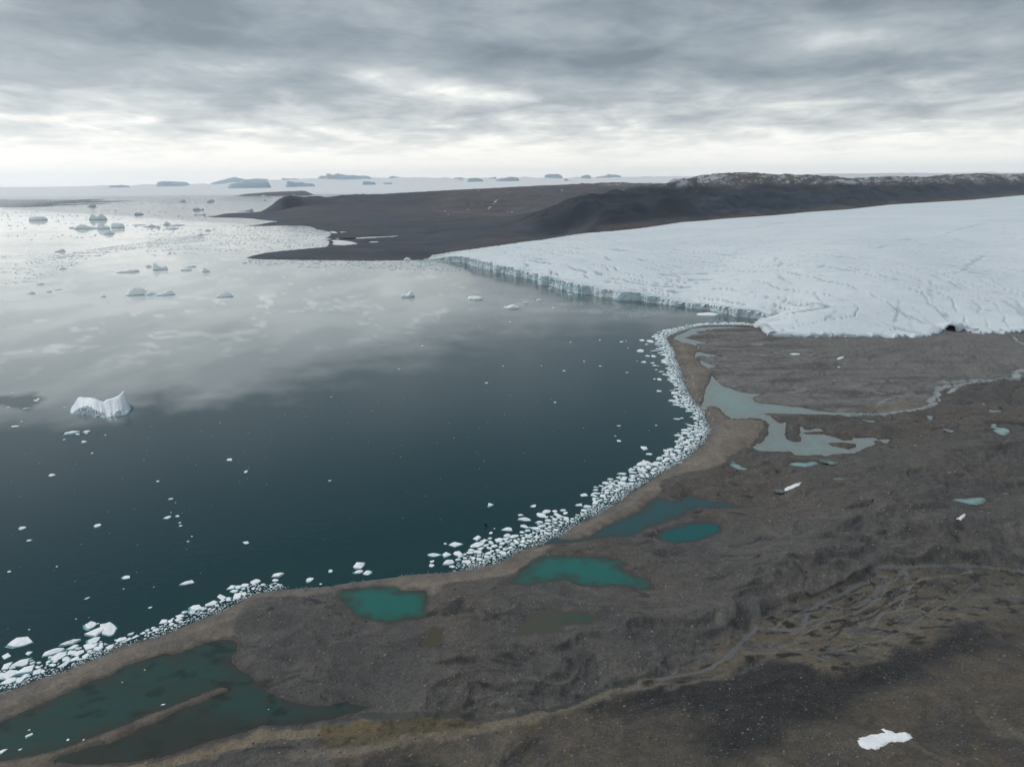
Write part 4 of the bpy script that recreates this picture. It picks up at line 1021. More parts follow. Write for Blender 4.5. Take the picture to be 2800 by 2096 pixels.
    c = lerp(c, (.25 * mid_f + .75 * near_f ** .5) * sstep(.74, .97, cr1) * .55, (.34, .385, .41))
    rad = ridged(acr / 60 + fbm(x / 300, y / 300, 2, 311), flow / 1400, 3, 312)
    c = lerp(c, sstep(.62, .88, rad) * .17, (.45, .47, .48))
    fine = ridged(x / 36 + fbm(x / 80, y / 80, 2, 318), y / 75, 3, 313)
    c = lerp(c, sstep(.80, .94, fine) * .55 * sstep(900, 200, dl), (.40, .44, .46))
    c = lerp(c, chan * .6, (.33, .42, .46))
    c = lerp(c, sstep(14, 2, dl + fbm(x / 9, y / 9, 3, 314) * 8) * .45, (.40, .40, .39))
    c = lerp(c, sstep(50, 8, dfar + fbm(x / 60, y / 60, 3, 315) * 40) * .30, (.40, .40, .39))
    blue = sstep(.25, .5, fbm(x / 45, y / 45, 3, 316)) * near_f * .3; c = lerp(c, blue, (.42, .60, .66))
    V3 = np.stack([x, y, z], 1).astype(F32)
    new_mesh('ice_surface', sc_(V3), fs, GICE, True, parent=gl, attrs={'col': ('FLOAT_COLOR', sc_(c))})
    # calving wall
    P, N, t, zt = front_line(4.0)
    zt = zt + fbm(t / 22, t * 0, 3, 320) * 2.2
    uu, vv = lp(P[:, 0] + N[:, 0] * 10, P[:, 1] + N[:, 1] * 10); zt = np.minimum(zt, Gfit(uu, vv) + .3)
    zt = np.maximum(zt, 1.5)
    nl = 15; rows = []; cols = []
    f1 = fbm(t / 9, t * 0 + 1, 3, 321)
    for k in range(nl):
        q = k / (nl - 1); zz = -2 + (zt + 2) * q
        cut = (np.round(gnoise(t / 27 + fbm(t / 90, t * 0, 2, 327) * 2, t * 0 + q * .8 + 5, 322) * 2.5) * 1.3 + fbm(t / 7, zz / 9, 3, 323) * 1.6) * np.clip(zt / 12, .1, 1)
        off = cut + q * 2.2
        rows.append(np.stack([P[:, 0] + N[:, 0] * off, P[:, 1] + N[:, 1] * off, zz], 1))
        cc = np.tile(np.array([.66, .745, .78], F32), (len(t), 1))
        bl = sstep(.12, .38, fbm(t / 40, zz / 22, 3, 324)); cc = cc * (1 - bl[:, None] * .6) + np.array([.33, .60, .68]) * bl[:, None] * .6
        dr = sstep(.1, .4, fbm(t / 11, zz / 8, 4, 325)); cc = cc * (1 - dr[:, None] * .35) + np.array([.44, .42, .41]) * dr[:, None] * .35
        lowq = sstep(.12, 0, q)[..., None] if np.ndim(q) else max(0, 1 - q / .12); cc = cc * (1 - .4 * lowq) + np.array([.12, .3, .34]) * .4 * lowq
        dirt = sstep(t[-1] - 330, t[-1] - 60, t) * .5 + sstep(330, 120, t); cc = cc * (1 - dirt[:, None] * .4) + np.array([.36, .38, .39]) * dirt[:, None] * .4
        cols.append(cc)
    for k, (o_, dz) in enumerate([(5, .5), (11, .6), (20, .2), (32, -3.5)]):
        ow = (o_ + 2) * (.12 + .88 * sstep(0, 90, t[-1] - t)); px_, py_ = P[:, 0] + N[:, 0] * ow, P[:, 1] + N[:, 1] * ow
        uu, vv = lp(px_, py_); zz = np.minimum(Gfit(uu, vv), zt + 3) * min(1, o_ / 20) + zt * (1 - min(1, o_ / 20)) + dz
        blk = sstep(.5, .85, ridged(px_ / 20, py_ / 20, 2, 326)) * 1.6 * sstep(60, 160, t[-1] - t)
        rows.append(np.stack([px_, py_, zz - blk * (.3 + .2 * k)], 1))
        cc = np.tile(np.array([.63, .68, .71], F32), (len(t), 1)); cc = cc * (1 - (blk / 4 * .4)[:, None]) + np.array([.33, .40, .43]) * (blk / 4 * .4)[:, None]; cols.append(cc)
    n = len(t); K_ = len(rows); i = np.arange(K_ - 1)[:, None] * n + np.arange(n - 1)[None]
    f = np.stack([i, i + 1, i + n + 1, i + n], -1).reshape(-1, 4)[:, ::-1]
    new_mesh('ice_cliff', np.concatenate(rows), f, GICE, False, parent=gl, attrs={'col': ('FLOAT_COLOR', np.concatenate(cols))})
    # margin wall of the lobe by the channel and of the land edge
    P, t, s_ = resample(np.vstack([Pf[-1:], lobeW, landW]), 4.0)
    N = normals(P); gz0 = np.maximum(ground_z(P[:, 0], P[:, 1]), -1.0)
    hh = np.clip(5.5 + fbm(t / 30, t * 0, 3, 330) * 4.5, 1.5, 12) * np.clip(1.3 - t / 900, .75, 1.3)
    rows = []; cols = []
    for q, o_ in [(-.25, -.5), (.1, .2), (.35, .8), (.65, 1.3), (.9, 2.5), (1.0, 5), (1.0, 9), (.7, 16)]:
        j = fbm(t / 8, t * 0 + q * 3, 3, 331) * 1.6
        zz = gz0 + hh * q + (o_ > 3) * .1 * o_
        rows.append(np.stack([P[:, 0] + N[:, 0] * (o_ + j), P[:, 1] + N[:, 1] * (o_ + j), zz], 1))
        base = np.array([.60, .655, .69]) if q > .6 else np.array([.46, .51, .53])
        cc = np.tile(base.astype(F32), (len(t), 1)); dr = sstep(.0, .35, fbm(t / 12, t * 0 + q, 3, 332)) * (1 - q * .6) * .7
        cc = cc * (1 - dr[:, None]) + np.array([.17, .16, .155]) * dr[:, None]; cols.append(cc)
    n = len(t); K_ = len(rows); i = np.arange(K_ - 1)[:, None] * n + np.arange(n - 1)[None]
    f = np.stack([i, i + 1, i + n + 1, i + n], -1).reshape(-1, 4)[:, ::-1]
    new_mesh('ice_margin', np.concatenate(rows), f, GICE, False, parent=gl, attrs={'col': ('FLOAT_COLOR', np.concatenate(cols))})
    # meltwater cave in the margin: arched tunnel, its inner shade put into a near-black colour
    cxp, cyp = GW(T('R3', [(1767, 1004)]))[0]; zc = float(ground_z(cxp, cyp)[0])
    d = np.array([cxp, cyp]) / math.hypot(cxp, cyp); rt = np.array([d[1], -d[0]])
    rng = np.random.RandomState(5)
    m, nt, b = material('cave_shade_ice', .6); b.inputs['Base Color'].default_value = (.020, .028, .034, 1)
    V3 = []; na_ = 16; nd_ = 8
    for k in range(nd_):
        q = k / (nd_ - 1); wd = 7.0 * (1 - .55 * q); ht = 9.5 * (1 - .5 * q)
        for a in range(na_ + 1):
            th_ = math.pi * a / na_; jj = 1 + .12 * rng.randn()
            p = np.array([cxp, cyp]) + d * (-7 + 16 * q) + rt * math.cos(th_) * wd * jj
            V3.append((p[0], p[1], zc - 1 + math.sin(th_) * ht * jj))
    n = na_ + 1; i = np.arange(nd_ - 1)[:, None] * n + np.arange(na_)[None]
    f = [tuple(r_) for r_ in np.stack([i, i + 1, i + n + 1, i + n], -1).reshape(-1, 4)]
    f.append(tuple(range((nd_ - 1) * n, nd_ * n)))
    new_mesh('meltwater_cave', V3, f, m, False, parent=gl, label='dark arched meltwater cave mouth in the ice margin')
    V3 = []; cc = []
    for k, (wq, off_) in enumerate([(7.0, -8), (9.0, -8.5), (12, -5), (17, 4), (24, 16)]):
        for a in range(na_ + 1):
            th_ = math.pi * a / na_; jj = 1 + .05 * rng.randn()
            p = np.array([cxp, cyp]) + d * off_ + rt * math.cos(th_) * wq * jj
            V3.append((p[0], p[1], zc - 1 + math.sin(th_) * (9.5 + [0, 1.4, 3, 3.0, 2.0][k]) * jj)); cc.append((.50, .56, .60) if k < 2 else (.62, .68, .71))
    i = np.arange(4)[:, None] * n + np.arange(na_)[None]
    f = np.stack([i, i + 1, i + n + 1, i + n], -1).reshape(-1, 4)
    new_mesh('cave_arch', np.array(V3), f, GICE, True, parent=gl, attrs={'col': ('FLOAT_COLOR', np.array(cc))})
build_glacier()

# ------------------------------------------------------------------ far country: ice cap, islands, low cloud
def sector_sheet(name, px0, px1, nx, prof, D0, D1, ny, base, mat, kind, label=None, cat=None, group=None, seed=0, col=None, rough_amp=.06, attrs=None):
    """a hill of real depth: profile heights across the bearing, rounded front to back"""
    pxs = np.linspace(px0, px1, nx); q = np.linspace(0, 1, ny)
    a = np.array([math.atan2(*[float(w) for w in unproj(p, 800)]) for p in pxs])
    t = (pxs - px0) / (px1 - px0); hp = np.interp(t, [p[0] for p in prof], [p[1] for p in prof])
    Dm = (D0 + D1) / 2; zt_ = []
    for p, py in zip(pxs, hp):
        zt_.append(float(atdist(p, py, Dm)[2]))
    zt_ = np.array(zt_)
    A, Q = np.meshgrid(a, q); D = D0 + (D1 - D0) * Q
    x = D * np.sin(A); y = D * np.cos(A)
    shape = np.clip(1 - np.abs(Q * 2 - 1) ** 2.2, 0, 1) ** 1.1
    edge = sstep(0, .16, np.minimum(t, 1 - t))[None] ** .8
    Z = base + (zt_[None] - base) * shape * edge
    nzz = ((ridged(x / (D0 * .022), y / (D0 * .03), 4, seed) - .5) * 1.1).reshape(Z.shape)
    Z = Z + nzz * (zt_.max() - base) * rough_amp * 2 * shape
    i = np.arange(ny - 1)[:, None] * nx + np.arange(nx - 1)[None]
    f = np.stack([i, i + 1, i + nx + 1, i + nx], -1).reshape(-1, 4)
    return new_mesh(name, np.stack([x.ravel(), y.ravel(), Z.ravel()], 1), f, mat, True, kind=kind, label=label, cat=cat, group=group)
isl, nt, b = material('far_rock_haze', .9); nz_ = objnoise(nt, .0022, 5, .6, sc=(1, 1, 4)); nt.links.new(mixc(nt, mrange(nt, nz_, .52, .66), (.33, .45, .53), (.50, .57, .61)), b.inputs['Base Color'])  # pale blue puts distance haze and dusted snow into the rock colour
low, nt, b = material('low_shore', .9); b.inputs['Base Color'].default_value = (.05, .06, .07, 1)
snw, nt, b = material('far_snow', .8); 
nz_ = objnoise(nt, .0009, 5, .6); nt.links.new(mixc(nt, mrange(nt, nz_, .5, .7), (.72, .74, .76), (.50, .54, .58)), b.inputs['Base Color'])
def isl_(r, x0, x1, prof, D, th=None, mat=None, rough=.06):
    p = T(r, [(x0, 0), (x1, 0)]); pr = [(u_, T(r, [(0, v_)])[0][1]) for u_, v_ in prof]
    th = th or max(600, (x1 - x0) / REG[r][2] / FPX * D * .7)
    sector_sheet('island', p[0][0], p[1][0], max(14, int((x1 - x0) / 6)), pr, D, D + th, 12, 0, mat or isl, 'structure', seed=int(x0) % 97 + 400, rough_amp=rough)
isl_('R1', 90, 430, [(0, 156), (.15, 143), (.3, 140), (.6, 145), (.8, 141), (1, 146)], 42000)
isl_('R1', -60, 300, [(0, 175), (.3, 172), (.5, 170), (.58, 162), (.63, 155), (.68, 160), (.75, 169), (1, 174)], 32000)
isl_('R1', 735, 900, [(0, 132), (.3, 126), (.6, 124), (1, 131)], 40000)
isl_('R1', 1010, 1255, [(0, 110), (.3, 97), (.6, 104), (.8, 106), (1, 110)], 44000)
isl_('W1', 380, 1290, [(0, 98), (.2, 62), (.3, 52), (.42, 24), (.55, 36), (.7, 44), (.85, 38), (1, 76)], 44000)
isl_('W1', 620, 1240, [(0, 118), (.2, 92), (.33, 78), (.38, 68), (.6, 60), (.8, 57), (.95, 72), (1, 95)], 33000, rough=.03)
isl_('W1', 1325, 1750, [(0, 100), (.08, 70), (.15, 64), (.4, 78), (.7, 92), (1, 106)], 34000)
isl_('W1', 1250, 1750, [(0, 55), (.2, 35), (.5, 30), (.8, 62), (1, 70)], 46000)
isl_('R1', 1930, 2330, [(0, 76), (.2, 60), (.4, 55), (.6, 62), (.8, 66), (1, 72)], 46000)
isl_('R2', 0, 275, [(0, 62), (.15, 56), (.4, 66), (.7, 68), (1, 76)], 45000)
isl_('R2', 232, 330, [(0, 108), (.3, 98), (.6, 100), (1, 110)], 35000)
isl_('R2', 355, 425, [(0, 110), (.4, 103), (1, 110)], 35500)
isl_('R2', 380, 492, [(0, 82), (.4, 70), (.7, 73), (1, 82)], 45000)
isl_('W4', 330, 515, [(0, 76), (.4, 68), (.7, 58), (1, 72)], 41000)
isl_('W4', 405, 500, [(0, 50), (.6, 32), (1, 40)], 46000)
isl_('W4', 495, 645, [(0, 66), (.3, 46), (.6, 48), (1, 66)], 38000)
isl_('W4', 625, 740, [(0, 48), (.4, 34), (1, 44)], 46000)
isl_('W4', 688, 915, [(0, 70), (.2, 52), (.45, 40), (.65, 36), (.85, 46), (1, 68)], 36000)
isl_('W4', 940, 1025, [(0, 63), (.5, 54), (1, 64)], 42000)
isl_('W4', 1190, 1375, [(0, 76), (.08, 60), (.16, 50), (.24, 54), (.3, 64), (.7, 63), (1, 71)], 34000, rough=.02)
isl_('W4', 1050, 1225, [(0, 30), (.5, 16), (1, 28)], 47000)
isl_('W4', 1325, 1420, [(0, 28), (.5, 20), (1, 30)], 47000)
isl_('W4', 1415, 1655, [(0, 48), (.35, 26), (.5, 18), (.7, 26), (1, 34)], 46000)
isl_('W4', 1690, 1805, [(0, 60), (.5, 48), (1, 58)], 42000)
isl_('W4', 1940, 2200, [(0, 88), (.2, 58), (.45, 50), (.6, 46), (.8, 54), (1, 62)], 22000)
# low dark island strip in front of the cloud
isl_('W1', 740, 1700, [(0, 233), (.2, 217), (.4, 201), (.6, 191), (.85, 181), (1, 177)], 26300, 500, low, .02)
# ice cap inland
sector_sheet('ice_cap', 1880, 3500, 120, [(0, 494), (.08, 486), (.2, 476), (.33, 474), (.5, 475), (.6, 471), (.75, 470), (1, 466)], 19000, 34000, 24, 100, snw, 'structure', seed=431, rough_amp=.015)

def fog_bank():
    az = np.radians(np.arange(-60, 60.01, .16)); q = np.linspace(0, 1, 70)
    A, Q = np.meshgrid(az, q); D0 = 27300 + 0 * A
    D = D0 + (59000 - D0) * Q ** 1.3
    x = D * np.sin(A); y = D * np.cos(A)
    n = fbm(x / 6000, y / 9000, 5, 441); n2 = fbm(x / 1400, y / 2600, 4, 442)
    Z = 25 + sstep(.0, .04, Q) * 25 + sstep(26000, 35000, D) * (215 + 190 * sstep(math.radians(-20), 0, A)) + sstep(36500, 45000, D) * (100 + 290 * sstep(math.radians(-26), math.radians(-15), A) - 190 * sstep(math.radians(-9), math.radians(-3), A)) * (1 + .35 * n + .25 * n2) + n * 60 * sstep(30000, 40000, D) + (n2) * 18 * sstep(22000, 40000, D)
    Z = np.where(Q < .001, -1, Z)
    Z += sstep(46000, 58000, D) * 110 * (1 + n2 * 1.3) * sstep(-34, -26, np.degrees(A))
    nx = len(az); i = np.arange(len(q) - 1)[:, None] * nx + np.arange(nx - 1)[None]
    f = np.stack([i, i + 1, i + nx + 1, i + nx], -1).reshape(-1, 4)
    m, nt, b = material('low_cloud', 1.0, spec=0); b.inputs['Base Color'].default_value = (.93, .92, .90, 1)
    new_mesh('fog_bank', np.stack([x.ravel(), y.ravel(), Z.ravel()], 1), f, m, True, kind='stuff', label='white low cloud lying on the far sea around the islands')
fog_bank()
# ------------------------------------------------------------------ icebergs
WH = np.array([.90, .92, .93]); BL = np.array([.30, .50, .58]); TQ = np.array([.10, .42, .44])
def frame_at(px, py, z=0.0):
    x, y = unproj(px, py, z); x = float(x); y = float(y); D = math.hypot(x, y)
    away = np.array([x, y]) / D; right = np.array([away[1], -away[0]])
    zc = D * cp + (HC - z) * sp                       # depth along the lens axis
    return np.array([x, y]), away, right, D, zc, math.atan2(HC - z, D)

def profile_berg(r, x0, x1, yb, hpx, prof, e=4, dr=.55, seed=0, label=None, rough=.12, col=None, name='iceberg', group=None, cat='iceberg'):
    a, b_ = T(r, [(x0, yb), (x1, yb)]); s = REG[r][2]
    P, away, right, D, zc, dep = frame_at((a[0] + b_[0]) / 2, a[1])
    W = (b_[0] - a[0]) / FPX * zc; dd = W * dr; vis = hpx / s / FPX * zc
    Hh = max((vis - dd * math.sin(dep) * .8) / math.cos(dep), vis * .45)
    na_, nr_ = 44, 13
    th = np.linspace(0, 2 * math.pi, na_, endpoint=False)
    rg = np.random.RandomState(seed + 7)
    foot = 1 + .10 * np.sin(th * 2 + rg.rand() * 6) + .07 * np.sin(th * 3 + rg.rand() * 6) + .05 * np.sin(th * 5 + rg.rand() * 6)
    V = []; C = []
    ph = np.array([p[0] for p in prof]); pv = np.array([p[1] for p in prof])
    rs = np.concatenate([[1.03, 1.0], 1 - np.linspace(0.02, 1, nr_ - 1) ** 1.3 * .999])
    for k, q in enumerate(rs):
        for t, fo in zip(th, foot):
            u_ = np.clip(q * math.cos(t) * fo, -1, 1); v_ = q * math.sin(t) * fo
            if k == 0: z = -.6
            elif k == 1: z = .05
            else:
                pr = np.interp((u_ + 1) / 2, ph, pv)
                z = Hh * pr * (1 - min(q, 1) ** e) ** .55 * (1 - .18 * max(v_, 0) * 0 - .12 * (-v_ + 1) * .5)
                z *= 1 + rough * (float(gnoise(np.array([u_ * 3.1 + seed]), np.array([v_ * 3.1]), seed)[0]) * 1.2 + float(gnoise(np.array([u_ * 8 + seed]), np.array([v_ * 8]), seed + 1)[0]) * .6)
            p = P + away * (dd / 2 * (1 + v_)) + right * (W / 2 * q * math.cos(t) * fo)
            V.append((p[0], p[1], z))
            cc = WH if col is None else np.array(col)
            f_ = max(0, 1 - z / (Hh * .16 + .5)); C.append(cc * (1 - .6 * f_) + BL * .6 * f_ if k > 1 else TQ)
    n = na_; F = []
    for k in range(len(rs) - 1):
        for j in range(na_): F.append((k * n + j, k * n + (j + 1) % n, (k + 1) * n + (j + 1) % n, (k + 1) * n + j))
    c0 = V[-1]; 
    V = np.array(V); org = np.array([P[0] + away[0] * dd / 2, P[1] + away[1] * dd / 2, 0]); V -= org
    o = new_mesh(name, V, F, ICE, False, attrs={'col': ('FLOAT_COLOR', np.array(C))}, label=label, cat=cat, group=group)
    o.location = org
    return o

def hero_berg():
    pts = T('Z2', [(310, 728), (350, 640), (440, 590), (520, 545), (700, 560), (900, 590), (1050, 600), (1200, 590), (1350, 560), (1470, 530), (1515, 580), (1525, 625), (1500, 680), (1450, 730), (1392, 771), (1300, 782), (1200, 796), (1100, 814), (1020, 828), (940, 820), (860, 806), (700, 778), (500, 752)])
    FP = uv(pts, 0)
    ctr = FP.mean(0); cx0, cy0 = ctr
    aw = ctr / np.hypot(*ctr); rt = np.array([aw[1], -aw[0]])
    Q = resample(np.vstack([FP, FP[:1]]), .4)[0] - ctr; qu, qv = Q @ rt, Q @ aw
    lo_, hi_ = qu.min(), qu.max(); n = 200
    us = np.linspace(lo_ + .15, hi_ - .15, n)
    fr = np.array([qv[np.abs(qu - a_) < 1.0].min() for a_ in us]); bk = np.array([qv[np.abs(qu - a_) < 1.0].max() for a_ in us])
    fr = np.convolve(np.pad(fr, 3, mode='edge'), np.ones(7) / 7, 'valid'); t = np.linspace(0, 1, n)
    crest = np.interp(t, [0, .03, .08, .15, .2, .28, .36, .44, .5, .55, .575, .60, .64, .72, .8, .87, .92, .94, .965, 1], [.6, 3, 6.5, 12, 13.2, 13, 13.8, 13.4, 11.6, 10.3, 9.9, 11.5, 13.2, 14, 15.4, 17.2, 19.6, 20.0, 14, 1])
    edge = np.interp(t, [0, .1, .17, .24, .36, .42, .47, .52, .58, .62, .66, .7, .74, .8, .85, .9, .95, 1], [.5, 3.2, 7, 9, 9.2, 7.6, 5.6, 5.2, 1.2, 1.4, 2.4, .9, 4.2, 5.2, 4, .8, 1, .4]) + fbm(t * 22, t * 0, 3, 510) * 1.4 * np.sin(np.pi * t)
    ledge = np.interp(t, [0, .15, .3, .5, .56, 1], [1.2, 3.0, 2.0, .8, 0, 0])
    vv = np.concatenate([[-.02, 0], np.linspace(.015, .30, 26), np.linspace(.33, .62, 22), np.linspace(.65, 1.0, 16), [1.02]])
    Tg, Vg = np.meshgrid(t, vv); E = edge[None]; Cr = crest[None]; Ld = ledge[None]
    cv = .13 + .05 * np.sin(Tg * 23 + 1)                                 # where the cliff top runs
    s1 = sstep(0.02, 1, np.clip(Vg / cv, 0, 1)) ** .55
    rise = np.clip((Vg - cv) / (.56 - cv), 0, 1)
    Z = E * s1 + (Cr - E) * (rise ** 1.15) * (Vg > cv)
    Z = np.where(Vg < .05, np.minimum(Z, Ld + .4 + E * .1), Z)
    back = np.clip((Vg - .60) / .40, 0, 1); Z = Z * np.sqrt(np.clip(1 - back ** 1.7, 0, 1))
    W2 = us[0] + (us[-1] - us[0]) * Tg; Y2 = fr[None] + (bk - fr)[None] * Vg
    cutn = ridged(W2.ravel() / 5.0, Y2.ravel() / 4.0 + 3, 3, 511).reshape(Z.shape)
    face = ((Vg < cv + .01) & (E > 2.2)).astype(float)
    Y2 = Y2 + face * (cutn - .5) * 2.6; Z = Z + fbm(W2.ravel() / 8, Y2.ravel() / 8, 3, 512).reshape(Z.shape) * .55 * (Vg > .1) * (Vg < .9)
    Z = Z * np.clip(np.minimum(Tg, 1 - Tg) * 60, 0, 1) + .12; Z[0] = -1.0; Z[-1] = -1.0
    x = rt[0] * W2 + aw[0] * Y2; y = rt[1] * W2 + aw[1] * Y2
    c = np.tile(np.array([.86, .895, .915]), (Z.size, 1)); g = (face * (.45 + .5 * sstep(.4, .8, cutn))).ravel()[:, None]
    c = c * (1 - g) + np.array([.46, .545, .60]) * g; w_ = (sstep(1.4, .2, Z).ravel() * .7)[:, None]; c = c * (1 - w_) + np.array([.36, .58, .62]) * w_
    ii_, jj_ = np.meshgrid(np.arange(len(vv) - 1), np.arange(n - 1), indexing='ij'); a_ = (ii_ * n + jj_).ravel()
    F_ = np.stack([a_, a_ + 1, a_ + n + 1, a_ + n], 1); V = np.stack([x.ravel(), y.ravel(), Z.ravel()], 1)
    root = bpy.data.objects.new('iceberg', None); COL.objects.link(root); root.location = (cx0, cy0, 0)
    tag(root, 'large white iceberg with a pointed horn and a saddle, alone in the bay', 'iceberg')
    new_mesh('ice_body', V, F_, ICE, True, parent=root, attrs={'col': ('FLOAT_COLOR', c)})
    # pale foot of ice just awash
    N_ = -normals(np.vstack([FP, FP[:1]]))[:-1]
    ring = []; cc = []
    out = 1.2 + 1.5 * (fbm(np.arange(len(FP)) / 2.0, np.arange(len(FP)) * 0.0, 2, 503) + .3)
    cen = FP.mean(0)
    for k in range(len(FP)):
        d = FP[k] - cen; d /= np.hypot(*d) + 1e-9
        ring.append((FP[k][0] - cx0 - d[0] * 3, FP[k][1] - cy0 - d[1] * 3, .30)); cc.append((.28, .50, .53))
    for k in range(len(FP)):
        d = FP[k] - cen; d /= np.hypot(*d) + 1e-9; o_ = max(.5, out[k]) + (1.8 if k in (11, 12, 13, 14) else 0)
        o_ = o_ * (1.0 if k in (10, 11, 12, 13, 14) else .35); ring.append((FP[k][0] - cx0 + d[0] * o_, FP[k][1] - cy0 + d[1] * o_, .02)); cc.append((.015, .11, .125))
    m_ = len(FP); F = [(k, (k + 1) % m_, m_ + (k + 1) % m_, m_ + k) for k in range(m_)]
    new_mesh('ice_foot', ring, F, ICE, True, parent=root, attrs={'col': ('FLOAT_COLOR', np.array(cc))})
hero_berg()

